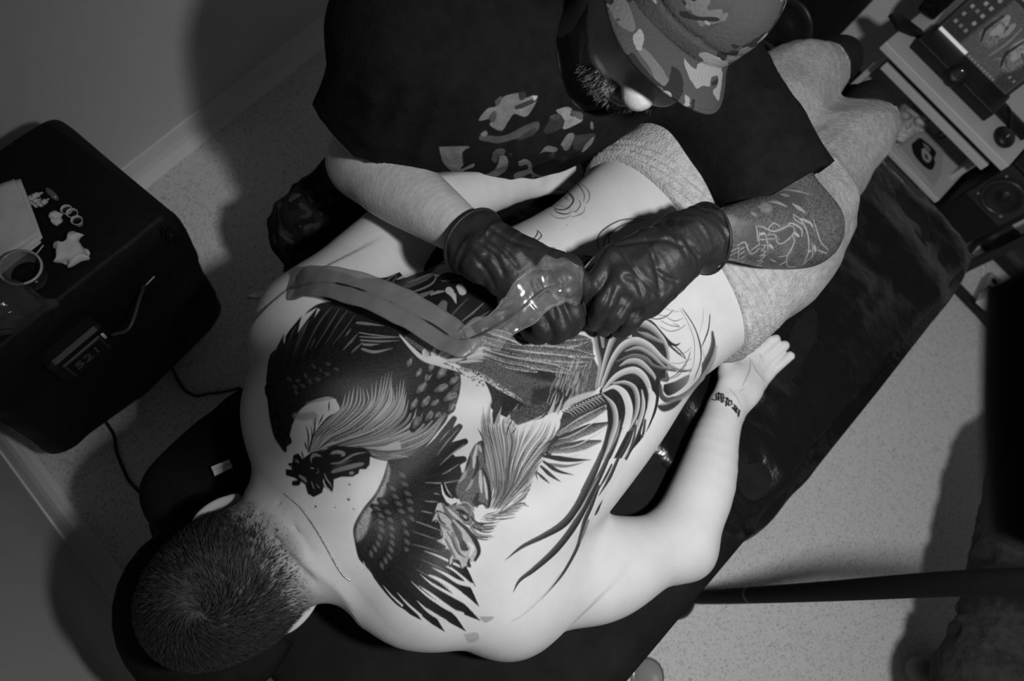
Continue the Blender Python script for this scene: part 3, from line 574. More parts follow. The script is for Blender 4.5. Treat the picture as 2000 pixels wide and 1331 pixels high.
    D.fill([(758, 905), (752, 935), (736, 968), (712, 1000), (696, 1032), (698, 1058), (716, 1040), (728, 1000), (750, 965), (762, 925)], .62, 7., .2, al=.85); D.stroke([(758, 900), (749, 932), (733, 965), (709, 996), (691, 1030), (693, 1060)], [1.2, 1.2, 1], .3, al=.6)
    D.T(*Z4)
    for a, w in (([(700, 480), (950, 260), (1130, -10)], 10), ([(820, 470), (1020, 260), (1195, 85)], 11), ([(850, 520), (1040, 370), (1260, 260)], 11), ([(830, 620), (1050, 530), (1240, 470)], 12), ([(820, 720), (1020, 680), (1220, 655)], 8), ([(820, 790), (1000, 800), (1200, 770)], 8)): D.stroke(a, [w, w, w * .95, w * .55], .065, soft=1.2, edge=.10)
    for a in ([(930, 420), (1050, 260), (1180, 110)], [(960, 540), (1100, 410), (1250, 290)], [(990, 650), (1080, 600), (1180, 530)], [(790, 745), (1000, 750), (1200, 715)], [(890, 870), (960, 885)], [(790, 965), (940, 975)], [(740, 1080), (880, 1110)], [(690, 1205), (850, 1265), (975, 1315)], [(960, 260), (1080, 120)]): D.stroke(a, [.5, 1.4, .5], .52)
    rows = [[(515, 650), (540, 760), (575, 870), (600, 960), (610, 1060), (600, 1160)], [(400, 810), (430, 905), (470, 990), (500, 1080), (530, 1200), (545, 1310)], [(300, 970), (340, 1090), (360, 1190), (380, 1290)], [(215, 1050), (235, 1120), (245, 1210), (250, 1300)]]
    for q in rows:
        for c in q: D.leaf(c, 9.5, 7, .45 + r.normal(0, .1), .09, .27)
    D.T(*Z5)
    for q in ([(745, 75), (660, 125), (685, 240), (690, 350), (690, 450), (660, 555), (635, 630), (580, 690), (510, 750)], [(490, 90), (510, 190), (510, 280), (515, 360), (500, 440), (480, 520), (440, 570), (395, 630)], [(380, 40), (380, 120), (390, 210), (370, 290), (350, 370), (310, 430), (270, 490)]):
        for i, c in enumerate(q): D.leaf(c, 9.5, 6.5, .75 + .07 * i + r.normal(0, .1), .09, .29)
    for a, w in (([(640, 560), (1000, 470), (1300, 640), (1505, 885)], 13), ([(640, 620), (1050, 690), (1350, 880), (1548, 1122)], 13), ([(600, 660), (1000, 880), (1300, 1110), (1562, 1290)], 13), ([(560, 720), (880, 1010), (1180, 1230), (1392, 1416)], 12), ([(480, 760), (720, 1020), (960, 1240), (1143, 1422)], 11), ([(380, 740), (540, 950), (720, 1150), (865, 1282)], 9), ([(230, 600), (380, 830), (560, 1050), (700, 1180)], 6)): D.stroke(a, [w * .8, w, w * .95, w * .7, .3], .065, v2=.10, soft=1.)
    for a, w in (([(900, 465), (1050, 520), (1200, 590), (1330, 650)], 2.2), ([(990, 660), (1150, 740), (1300, 830), (1460, 870)], 4), ([(850, 740), (1000, 860), (1250, 1000), (1500, 1130)], 3.2), ([(740, 820), (930, 990), (1180, 1150), (1350, 1210)], 3.2), ([(810, 1050), (950, 1180), (1150, 1300)], 3.2), ([(580, 960), (700, 1090), (860, 1230)], 2.2), ([(410, 870), (520, 1000), (640, 1110)], 1.8), ([(180, 590), (215, 700)], 1.6)): D.stroke(a, [.3, w * .7, w, w * 1.15], .97, soft=1.)
    for a in ([(760, 230), (900, 280), (1050, 330)], [(750, 385), (900, 420), (1080, 480)], [(860, 565), (1050, 650), (1200, 720)], [(800, 680), (1000, 790), (1190, 900)], [(800, 120), (1000, 190), (1095, 225)]): D.stroke(a, [.4, 1.1, .4], .42)
    # ---------- head of the second rooster
    D.T(*Z6); D.fill([(160, 420), (210, 385), (255, 380), (275, 460), (300, 620), (355, 860), (350, 1050), (330, 1170), (130, 1150), (0, 1100), (-60, 930), (40, 720), (100, 540)], .30, 2.5, .2)
    for a, w, v in (([(190, 430), (165, 560), (150, 690)], 4, .85), ([(215, 430), (240, 500)], 3, .75), ([(90, 620), (40, 780), (-20, 860)], 4, .62), ([(230, 730), (235, 860), (245, 980)], 4, .8), ([(275, 800), (300, 940), (310, 1060)], 3.5, .8), ([(170, 760), (110, 900), (60, 960)], 3, .6), ([(215, 390), (255, 385), (265, 460), (290, 640)], 2.5, .07), ([(190, 560), (200, 680), (140, 820)], 3.5, .08), ([(260, 700), (320, 860), (345, 1050), (320, 1160)], 3.5, .07), ([(110, 560), (60, 720)], 3, .1), ([(200, 1000), (180, 1100), (280, 1130)], 6, .12)): D.stroke(a, [w * .5, w, w * .4], v, soft=2.2)
    D.T(*Z4); D.fill([(1150, 1010), (1330, 1010), (1380, 1130), (1340, 1230), (1260, 1240), (1180, 1160), (1060, 1080), (1080, 1000)], .4, 3., .2)
    D.fill([(930, 990), (990, 990), (1080, 1060), (1180, 1150), (1260, 1290), (1200, 1400), (1000, 1400), (960, 1250), (920, 1190), (862, 1212), (890, 1120)], .80, 2., .1)
    for a, w, v in (([(1000, 1000), (1060, 1120), (1170, 1200)], 5, .35), ([(930, 1080), (960, 1180), (1040, 1260)], 4, .35), ([(1170, 1000), (1260, 1010), (1320, 1070)], 1., .1), ([(1190, 980), (1290, 985), (1350, 1050)], 1., .8), ([(1170, 1030), (1230, 1040), (1290, 1100)], 1., .75), ([(1170, 1070), (1230, 1090), (1250, 1150), (1290, 1190)], 3.5, .07), ([(1240, 1130), (1275, 1170)], 1.8, .85), ([(1150, 1190), (1230, 1280), (1270, 1360)], 2., .12), ([(1330, 1150), (1420, 1230), (1600, 1220)], 2.5, .12), ([(1300, 1240), (1420, 1300), (1600, 1290)], 2., .2)): D.stroke(a, [w * .5, w, w * .4], v, soft=1.3)
    D.fill([(975, 775), (990, 880), (1040, 975), (1095, 1008), (1150, 985), (1195, 950), (1110, 915), (1040, 850), (1005, 750)], .97, 1.2, curve=False); D.stroke([(1000, 745), (1030, 840), (1070, 900), (1115, 925)], [3, 4.5, 2], .06); D.stroke([(1015, 745), (1060, 850), (1110, 915)], [.5, 1, .5], .9)
    D.fill([(1338, 1062), (1390, 1085), (1420, 1020), (1470, 1008), (1500, 1050), (1480, 1110), (1420, 1150), (1380, 1166), (1365, 1110)], .98, 1.5)
    D.T(*Z5); D.fill([(985, 115), (1040, 0), (1130, 20), (1210, 85), (1330, 135), (1450, 275), (1535, 400), (1545, 500), (1500, 580), (1432, 600), (1446, 652), (1390, 648), (1340, 682), (1312, 600), (1255, 575), (1200, 652), (1192, 560), (1220, 500), (1200, 462), (1150, 450), (1098, 492), (1150, 412), (1028, 342), (1112, 312), (1100, 222), (1062, 122)], .74, 1.4, .08, curve=False)
    for a, w, v in (([(1290, 110), (1400, 210), (1500, 340), (1545, 470), (1500, 575)], 5, .10), ([(1330, 330), (1370, 420), (1400, 440)], 8, .14), ([(1230, 250), (1260, 380), (1320, 500)], 5, .42), ([(1120, 330), (1180, 400), (1240, 480)], 4, .9), ([(1060, 60), (1120, 160), (1200, 220)], 4, .45), ([(1430, 560), (1420, 620), (1440, 650)], 3, .12), ([(1240, 570), (1290, 590), (1320, 620)], 4, .10), ([(1170, 460), (1210, 490), (1190, 560)], 3.5, .14), ([(1420, 370), (1470, 430), (1440, 520)], 4, .95)): D.stroke(a, [w * .5, w, w * .5], v, soft=2.5)
    for a in ([(985, 115), (1040, 0), (1130, 20), (1210, 85)], [(1062, 122), (1100, 222), (1112, 312), (1028, 342), (1150, 412), (1098, 492), (1150, 450), (1200, 462), (1220, 500), (1192, 560), (1200, 652), (1255, 575), (1312, 600), (1340, 682), (1390, 648), (1446, 652), (1432, 600)], [(1210, 85), (1280, 200), (1330, 260), (1300, 340)], [(1170, 240), (1230, 330), (1290, 470), (1380, 540)], [(1060, 20), (1090, 110), (1150, 150)]): D.stroke(a, [.9, 1.3, .9], .10, soft=1.4)
    D.stroke([(1240, 150), (1300, 260), (1330, 330)], [4, 7, 4], .22, soft=4.); D.stroke([(1150, 330), (1210, 440), (1260, 540)], [2, 3, 2], .32, soft=3.)
    D.T(*Z4); D.stroke([(1195, 1090), (1240, 1085), (1290, 1130), (1300, 1190), (1250, 1190), (1205, 1130), (1195, 1090)], [1.4, 1.4], .06, soft=1.2); D.stroke([(930, 990), (900, 1080), (862, 1212), (920, 1190), (965, 1250)], [1., 1.3, 1.], .10)
    D.T(*Z4); D.bundle([(1340, 1180), (1480, 1260), (1700, 1240)], [(1260, 1260), (1420, 1420), (1640, 1440)], 16, .8, (.12, .35), 1.5, (.1, .6)); D.bundle([(1480, 1120), (1600, 1090), (1720, 1030)], [(1400, 1190), (1560, 1220), (1720, 1180)], 8, .7, (.2, .5), 1.2)
    # ---------- tail: dark ground, then pale and dark ribbons
    D.T(*Y2); D.fill([(225, 200), (310, 150), (420, 115), (600, 105), (840, 140), (930, 240), (1020, 370), (1110, 405), (1165, 388), (1120, 425), (1060, 420), (1130, 480), (1225, 575), (1120, 500), (1035, 420), (1040, 600), (1020, 760), (945, 790), (930, 950), (890, 1120), (820, 1320), (700, 1340), (380, 1340), (360, 1050), (280, 920), (330, 800), (290, 600), (235, 400)], .12, 1.2, .2, curve=False)
    D.T(*Y3); D.fill([(640, 270), (720, 180), (1000, 120), (1180, 120), (1245, 300), (1210, 500), (1130, 680), (1060, 780), (960, 900), (880, 1060), (690, 1340), (560, 1600), (400, 1400), (440, 1310), (560, 1050), (650, 830), (705, 600), (690, 400)], .10, 1.2, .2)
    D.T(*Y2)
    for a, w, v, v2 in (([(250, 870), (290, 640), (245, 400), (235, 230), (330, 180)], [3, 4, 4, 5, 3], .72, .35), ([(325, 430), (320, 280), (400, 180), (580, 140)], [3, 5, 6, 4], .66, .3), ([(280, 850), (370, 500), (470, 270), (600, 185), (760, 180), (900, 270), (1000, 410), (1030, 560), (1010, 740)], [3, 5, 7, 9, 8, 6, 4, 4, 3], .92, .28), ([(310, 860), (420, 580), (540, 420), (680, 370), (820, 430), (960, 560), (1130, 670), (1275, 690)], [3, 5, 7, 8, 7, 5, 3, 2], .95, .35), ([(560, 480), (700, 445), (830, 510), (930, 600), (1010, 670)], [1, 4, 4, 3, 2], .75, .3), ([(470, 590), (640, 530), (780, 560), (880, 640), (1100, 690)], [1, 4, 5, 3, 2], .42, .2), ([(500, 640), (600, 590), (720, 600), (850, 720), (890, 790)], [1, 5, 6, 4, 2], .85, .4), ([(320, 900), (440, 770), (560, 700), (680, 690), (780, 780), (830, 930), (810, 1090)], [2, 5, 6, 7, 6, 4, 2], .96, .6), ([(430, 830), (560, 820), (660, 880), (695, 1020), (670, 1180), (590, 1331)], [2, 4, 5, 5, 4, 3], .90, .3), ([(740, 900), (760, 1050), (720, 1210), (640, 1331)], [1.5, 3.5, 3.5, 2.5], .85, .4), ([(700, 270), (800, 310), (950, 380)], [1, 5, 3], .62, .25), ([(530, 310), (590, 300), (630, 340)], [3, 6, 2], .85, .6)): D.stroke(a, w, v, v2=v2, soft=1.1)
    D.fill([(840, 900), (870, 960), (885, 1040), (850, 1180), (805, 1260), (800, 1120), (830, 1010)], .95, 1.2)
    D.T(*Y3)
    for a, w, v, v2 in (([(640, 270), (760, 400), (790, 580), (730, 790), (620, 1060), (500, 1331)], [1, 5, 5.5, 5, 4.5, 4], .92, .35), ([(650, 255), (770, 200), (880, 270), (935, 430), (910, 600), (820, 800), (680, 1090), (570, 1331)], [1.5, 4, 7, 7.5, 7, 6, 5, 3.5], .96, .85), ([(840, 560), (800, 720), (720, 900)], [.8, 2.5, 1], .6, .3), ([(1075, 240), (1088, 420), (1040, 600), (960, 790), (880, 1000)], [1, 4, 4, 5, 6], .88, .5), ([(1020, 560), (960, 740), (860, 960), (730, 1200), (640, 1400)], [1, 3, 4, 3.5, 2], .95, .85), ([(1160, 230), (1195, 330), (1150, 520), (1095, 700)], [3, 7, 8, 6], .97, .9)): D.stroke(a, w, v, v2=v2, soft=1.1)
    for a, w in (([(1010, 560), (930, 800), (790, 1050), (650, 1331)], [1, 3, 3.5, 3]), ([(860, 640), (770, 860), (640, 1120), (520, 1360)], [1, 3, 4, 4]), ([(720, 620), (670, 850), (560, 1090), (440, 1331)], [3, 4.5, 5, 5]), ([(1085, 600), (1010, 780), (880, 1020), (760, 1230)], [1, 2, 2.2, 1])): D.stroke(a, w, .08, v2=.2, soft=1.2)
    D.stroke([(1235, 120), (1245, 300), (1210, 480), (1120, 690)], [2.5, 3, 2.5, .4], .10); D.stroke([(1110, 560), (1090, 700), (1060, 770)], [2, 2.5, .5], .2); D.stroke([(1010, 620), (980, 780), (910, 960)], [2, 2.2, .5], .2)
    D.T(*Z7); D.fill([(860, 60), (930, 0), (1080, -20), (1160, 10), (1080, 140), (960, 330), (880, 460), (810, 660), (760, 720), (740, 620), (720, 480), (780, 250)], .95, 1.5)
    for a, w in (([(930, -70), (870, 80), (790, 250), (690, 440), (570, 590), (390, 700), (190, 800), (30, 928)], [5, 6, 7, 7, 7.5, 5.5, 3.5, .2]), ([(1000, -60), (930, 100), (850, 260), (760, 450), (650, 640), (490, 840), (300, 1010), (165, 1115), (103, 1230)], [4, 5, 6, 6, 6.5, 6.5, 5, 3, .2]), ([(900, 240), (830, 420), (770, 560), (735, 690), (690, 830), (560, 1060), (368, 1292)], [3, 4, 4, 3.5, 3.2, 2.6, .2]), ([(1080, -20), (1000, 160), (900, 330)], [3, 3.5, .5]), ([(1020, 40), (960, 160), (880, 300)], [2, 2.5, .6])): D.stroke(a, w, .07, v2=.30, soft=1.2)
    D.stroke([(900, 150), (800, 330), (720, 480), (620, 610)], [.5, 1.2, .4], .7); D.stroke([(800, 560), (760, 680), (730, 760)], [3, 2.5, .5], .45, soft=2)
    # ---------- smoke at the hip, line work that is not shaded yet
    D.T(*Y2); D.fill([(980, 840), (1100, 805), (1255, 735), (1215, 850), (1120, 930), (1030, 965), (975, 910)], .09, 2.5, g=((1000, 870), (1230, 820), .42)); D.stroke([(1505, 270), (1510, 420), (1450, 580), (1330, 770), (1180, 930), (1050, 1010), (960, 970), (940, 850)], [2, 5, 6, 7, 7, 6, 5, 3], .16, v2=.30, soft=2.5)
    D.stroke([(1545, 430), (1500, 600), (1370, 800), (1210, 950), (1060, 1040), (960, 1070)], [2, 4, 5, 5, 5, 4], .5, soft=5., al=.8); D.fill([(905, 1060), (1000, 1060), (1170, 1005), (1090, 1095), (990, 1135), (930, 1110)], .16, 3.); D.stroke([(1375, 560), (1350, 720), (1240, 860), (1130, 940), (1030, 972)], [2, 6, 5, 3.5, .5], .97, soft=1.2); D.stroke([(1010, 730), (1015, 790), (960, 790)], [3, 4, 3], .3)
    for a, w, v in (([(1170, 0), (1290, 180), (1350, 320), (1382, 480), (1370, 620), (1290, 830)], 1.2, .08), ([(1140, 0), (1230, 150), (1300, 330), (1312, 480), (1290, 650), (1160, 900)], .7, .45), ([(1480, 60), (1465, 230), (1425, 350), (1382, 445)], 1.3, .1), ([(1412, 0), (1400, 150), (1360, 300)], .6, .6), ([(720, 60), (880, 130), (1010, 100), (1090, 20)], 1.1, .15), ([(820, 10), (940, 90), (1020, 90)], .8, .35), ([(1000, 110), (1100, 152), (1200, 118)], .8, .3), ([(930, 140), (1040, 195), (1150, 212), (1060, 165)], .8, .25), ([(915, 200), (1040, 262), (1150, 240), (1225, 178)], .8, .25), ([(960, 0), (1080, 45), (1165, 45)], .6, .5), ([(1030, 385), (1120, 440), (1190, 515), (1222, 575)], 1.2, .15), ([(1030, 420), (1110, 485), (1200, 500), (1300, 415)], .7, .4), ([(1050, 600), (1150, 612), (1305, 555)], .7, .4), ([(1020, 690), (1200, 702), (1285, 668)], 1., .2), ([(970, 790), (1110, 735), (1230, 590), (1272, 465)], 1.1, .25), ([(1000, 800), (1140, 740), (1240, 600)], .8, .35), ([(1000, 640), (1120, 680), (1270, 690)], .9, .3), ([(850, 150), (950, 270), (1040, 375), (1110, 412), (1160, 390)], 2., .10)): D.stroke(a, [w * .6, w, w * .5], v, taper=(.05, .9))
    # ---------- outlines on the left flank
    D.T(*Y5)
    for a, w, v in (([(672, 465), (700, 492), (790, 497), (850, 460), (888, 395), (850, 330), (760, 282), (600, 280), (480, 340), (300, 470)], 1.7, .2), ([(672, 490), (720, 530), (810, 546), (880, 512)], 1.2, .15), ([(600, 200), (740, 170), (860, 176), (950, 240), (1006, 340), (990, 430)], 1.1, .2), ([(940, 200), (1040, 280), (1062, 370), (1020, 440)], 1.3, .5), ([(940, 380), (966, 440), (920, 512), (880, 520)], 1., .25), ([(1012, 450), (1000, 520), (930, 562), (850, 580)], 1., .45), ([(620, 530), (700, 585), (800, 588), (870, 550)], 1., .5), ([(90, 630), (300, 450), (400, 400), (500, 370)], .9, .4), ([(220, 700), (350, 620), (480, 560)], .8, .55), ([(620, 320), (760, 340), (840, 400)], 2., .6), ([(490, 715), (502, 740), (470, 800), (390, 850)], 1.2, .08), ([(490, 715), (540, 770), (520, 810), (450, 862)], 1.2, .08), ([(1160, 940), (1150, 840), (1170, 760), (1260, 680), (1400, 612), (1550, 598), (1700, 620)], 1.3, .06), ([(1235, 930), (1220, 840), (1300, 740), (1450, 652), (1640, 622)], 1.2, .08), ([(1285, 920), (1270, 810), (1295, 755)], 1.1, .08), ([(620, 900), (720, 950), (810, 1020), (840, 1060)], 2.4, .12), ([(660, 900), (740, 960)], 1.2, .3), ([(812, 938), (850, 1000), (830, 1070)], 2., .12), ([(820, 660), (800, 665)], .8, .4)): D.stroke(a, [w * .5, w, w * .5], v, taper=(.05, .9))
    D.fill([(840, 1070), (900, 1010), (1000, 990), (1140, 1020), (1180, 1060), (1000, 1180), (920, 1120)], .12, 1.5); D.bundle([(860, 1070), (920, 1010), (1010, 985)], [(960, 1150), (1040, 1040), (1150, 1020)], 12, 1., (.6, .9), 1., (.1, .6))
    # ---------- dark rooster behind the plastic sleeve
    D.T(*Y4); D.fill([(180, 500), (420, 500), (620, 430), (900, 320), (1150, 320), (1400, 375), (1440, 470), (1694, 560), (1760, 760), (1740, 960), (1560, 1040), (1420, 1150), (1300, 1240), (1100, 1260), (700, 1150), (300, 1000), (0, 870), (-380, 700), (-300, 640), (0, 560)], .06, 2., .25)
    for a, w, v in (([(580, 520), (760, 440), (900, 380), (1050, 350)], [1, 6, 7, 1], .72), ([(700, 560), (860, 510), (1010, 440)], [1, 4, 1], .7), ([(1050, 440), (1120, 395), (1250, 400), (1390, 430)], [8, 9, 6, 3], .75), ([(380, 610), (470, 520), (570, 460)], [1, 1.5, .5], .35), ([(430, 620), (520, 560), (580, 480)], [.8, 1.2, .5], .4), ([(460, 665), (700, 600), (900, 520), (1030, 440)], [2, 4, 4, 2], .36), ([(580, 725), (850, 640), (990, 570), (1040, 490), (1030, 450)], [1.5, 2, 1.5, 1], .5), ([(660, 790), (850, 720), (1000, 660)], [1, 5, 2], .4), ([(690, 795), (840, 740)], [1, 1], .8), ([(800, 840), (860, 790), (920, 800)], [1, 1.2, .8], .7), ([(850, 830), (870, 840)], [3, 2], .6), ([(980, 700), (1060, 670), (1130, 660)], [2, 3, 1.5], .55), ([(1110, 960), (1100, 880), (1130, 810)], [9, 11, 7], .34), ([(1190, 650), (1240, 700), (1275, 800)], [7, 6, 1], .72), ([(1320, 610), (1350, 660)], [7, 8], .72), ([(1250, 660), (1310, 730)], [1, 1], .08), ([(1110, 540), (1250, 530), (1400, 500)], [1, 1.3, .5], .35), ([(1180, 1000), (1300, 860), (1420, 740)], [1, 1.5, .5], .25), ([(1350, 1010), (1480, 910), (1600, 800)], [1, 1.6, .8], .5), ([(1400, 1080), (1550, 980), (1660, 900)], [1.5, 3, 1], .4), ([(1290, 1180), (1370, 1110), (1460, 1090)], [3, 4, 1], .85), ([(1330, 1215), (1420, 1180), (1480, 1130)], [1.5, 2, .5], .85), ([(1230, 1100), (1310, 1060)], [3, 3], .5)): D.stroke(a, w, v, soft=1.2)
    # faint older marks on the right shoulder
    D.T(*PX); D.fill([(905, 1240), (930, 1236), (935, 1250), (915, 1256)], .72, 3., al=.8); D.fill([(935, 1205), (965, 1206), (948, 1217)], .6, 2., al=.8)
    D.stroke([(1000, 1215), (1030, 1195), (1065, 1160), (1095, 1120)], [1, 2, 1], .85, soft=3)
    # wrist lettering in black letter
    D.T(1360, 640, 6.655)
    for a, w in (([(205, 935), (250, 945), (275, 930)], 1.1), ([(255, 870), (262, 935)], 1.6), ([(255, 868), (290, 850), (305, 862)], 1.2), ([(288, 862), (292, 945)], 1.7), ([(305, 862), (345, 868), (352, 885)], 1.3), ([(322, 870), (325, 965)], 1.8), ([(352, 885), (350, 960)], 1.5), ([(255, 905), (350, 915)], .8), ([(325, 965), (345, 975)], 1.), ([(372, 915), (410, 920), (415, 935)], 1.3), ([(398, 925), (385, 1015)], 1.8), ([(372, 965), (400, 985), (380, 1018)], 1.1), ([(422, 950), (455, 955), (460, 985)], 1.5), ([(425, 955), (415, 1010)], 1.6), ([(460, 985), (440, 1012), (415, 1010)], 1.2), ([(480, 1000), (520, 1025)], 1.1), ([(470, 1045), (490, 1060), (510, 1085)], 2.), ([(500, 1030), (495, 1075)], 1.8), ([(525, 1045), (515, 1100)], 1.8), ([(525, 1045), (555, 1085), (530, 1110)], 1.2), ([(565, 1080), (550, 1150)], 1.4), ([(540, 1125), (545, 1160)], 1.2)): D.stroke(a, [w, w], .08, soft=.9)
    for a, v in (([(430, 800), (520, 900), (590, 1040)], .75), ([(700, 400), (690, 560), (600, 760)], .6), ([(720, 430), (780, 560), (890, 700)], .68), ([(820, 340), (870, 440)], .7), ([(560, 830), (640, 780)], .8)): D.stroke(a, [.6, 1.2, .6], v, soft=2.)
draw_back(D)
def skin_to_drawing(P):
    """where a point of the skin lies on the drawing"""
    v = (np.asarray(P) - [0, 0, CAM_H]) @ R; return 1000 + F * v[:, 0] / v[:, 2], 665.5 + F * v[:, 1] / v[:, 2]
def sample(D, u, v):
    x = np.clip((u - D.x0) * D.res, 0, D.nx - 1.01); y = np.clip((v - D.y0) * D.res, 0, D.ny - 1.01); i, j = x.astype(int), y.astype(int); a, b = x - i, y - j
    return D.a[j, i] * (1 - a) * (1 - b) + D.a[j, i + 1] * a * (1 - b) + D.a[j + 1, i] * (1 - a) * b + D.a[j + 1, i + 1] * a * b
def body_ink(P):
    out = np.ones(len(P)); u, v = skin_to_drawing(P)
    m = (P[:, 2] > .695) & (P[:, 0] > -.01) & (P[:, 1] > -.29) & (u > 475) & (u < 1540) & (v > 335) & (v < 1295); m &= ~((P[:, 1] > .245) & (P[:, 0] > .33)); out[m] = sample(D, u[m], v[m])
    hm = hair_mask(P); out = out * (1 - .72 * np.clip(hm * 1.2, 0, 1) ** .8); return out

# print on the shirt and ink on the artist's arm, drawn the same way
DS = Drawing(790, 160, 1200, 400, 1.2); DS.a[:] = .0075
def draw_shirt(D):
    D.T(650, 0, 3.327); A, B_, Cc = .135, .060, .028
    D.fill([(1205, 605), (1240, 640), (1300, 622), (1330, 640), (1290, 720), (1250, 760), (1180, 740), (1140, 790), (1095, 850), (1020, 810), (1060, 760), (950, 785), (1000, 710), (1060, 690), (1110, 630), (1160, 612)], A, 1.); D.fill([(1205, 600), (1250, 600), (1250, 640), (1215, 650)], Cc, 1.); D.fill([(1180, 690), (1310, 640), (1320, 660), (1240, 700), (1190, 710)], Cc, 1.); D.fill([(1010, 760), (1050, 720), (1065, 750), (1040, 800)], B_, 1.); D.fill([(1050, 660), (1090, 625), (1100, 640), (1070, 690)], B_, 1.); D.fill([(1295, 622), (1330, 625), (1310, 655)], .3, 1.)
    D.fill([(1450, 715), (1520, 695), (1555, 715), (1545, 750), (1620, 770), (1600, 800), (1500, 840), (1505, 780), (1470, 745)], .20, 1.); D.fill([(1540, 715), (1620, 735), (1615, 780), (1560, 750)], B_, 1.); D.fill([(1410, 760), (1470, 740), (1500, 780), (1490, 830), (1400, 870), (1370, 850), (1400, 800)], Cc, 1.); D.fill([(1410, 755), (1450, 742), (1475, 765), (1440, 785)], B_, 1.)
    D.fill([(970, 860), (1000, 850), (1010, 880), (1120, 880), (1240, 820), (1330, 790), (1340, 830), (1300, 870), (1200, 900), (1080, 930), (1000, 920), (950, 905)], B_, 1.); D.fill([(1240, 870), (1320, 830), (1300, 880), (1200, 910)], Cc, 1.); D.fill([(960, 870), (990, 850), (1005, 870), (980, 890)], A, 1.)
    D.fill([(690, 955), (840, 950), (890, 955), (850, 985), (860, 1050), (830, 1100), (910, 1065), (915, 1085), (840, 1120), (825, 1195), (790, 1130), (740, 1085), (710, 1040)], A, 1.); D.fill([(840, 990), (900, 970), (920, 1030), (860, 1090), (845, 1050)], .0075, 1.); D.fill([(840, 1170), (915, 1150), (890, 1185), (840, 1200)], B_, 1.)
    D.fill([(1085, 1010), (1130, 1020), (1135, 1090), (1080, 1140), (985, 1178), (980, 1145), (1060, 1095)], A, 1.); D.fill([(1040, 990), (1080, 965), (1120, 975), (1110, 1010), (1080, 1010), (1060, 1060), (1035, 1040)], B_, 1.)
    D.fill([(1205, 1050), (1250, 1035), (1290, 1060), (1300, 1120), (1365, 1150), (1310, 1150), (1300, 1195), (1290, 1130), (1240, 1150), (1200, 1180), (1175, 1145), (1200, 1120), (1265, 1100), (1260, 1070), (1215, 1080)], .17, 1.)
    D.fill([(1480, 940), (1530, 870), (1570, 880), (1540, 960), (1510, 980), (1490, 950)], A, 1.); D.fill([(1570, 880), (1700, 870), (1690, 920), (1600, 980), (1560, 950)], Cc * 1.4, 1.); D.fill([(1640, 940), (1695, 890), (1680, 940), (1620, 990)], .24, 1.); D.fill([(1345, 1000), (1390, 950), (1460, 965), (1440, 990), (1380, 985)], A * .8, 1.); D.fill([(1675, 790), (1690, 800), (1692, 840), (1675, 830)], .12, 1.); D.fill([(1460, 1030), (1510, 1010), (1530, 1030), (1490, 1055)], Cc, 1.); D.fill([(1400, 1010), (1440, 990), (1435, 1030)], Cc, 1.); D.fill([(1140, 1000), (1165, 995), (1160, 1020)], Cc, 1.)
draw_shirt(DS)
DA = Drawing(1360, 330, 1650, 570, 1.3)
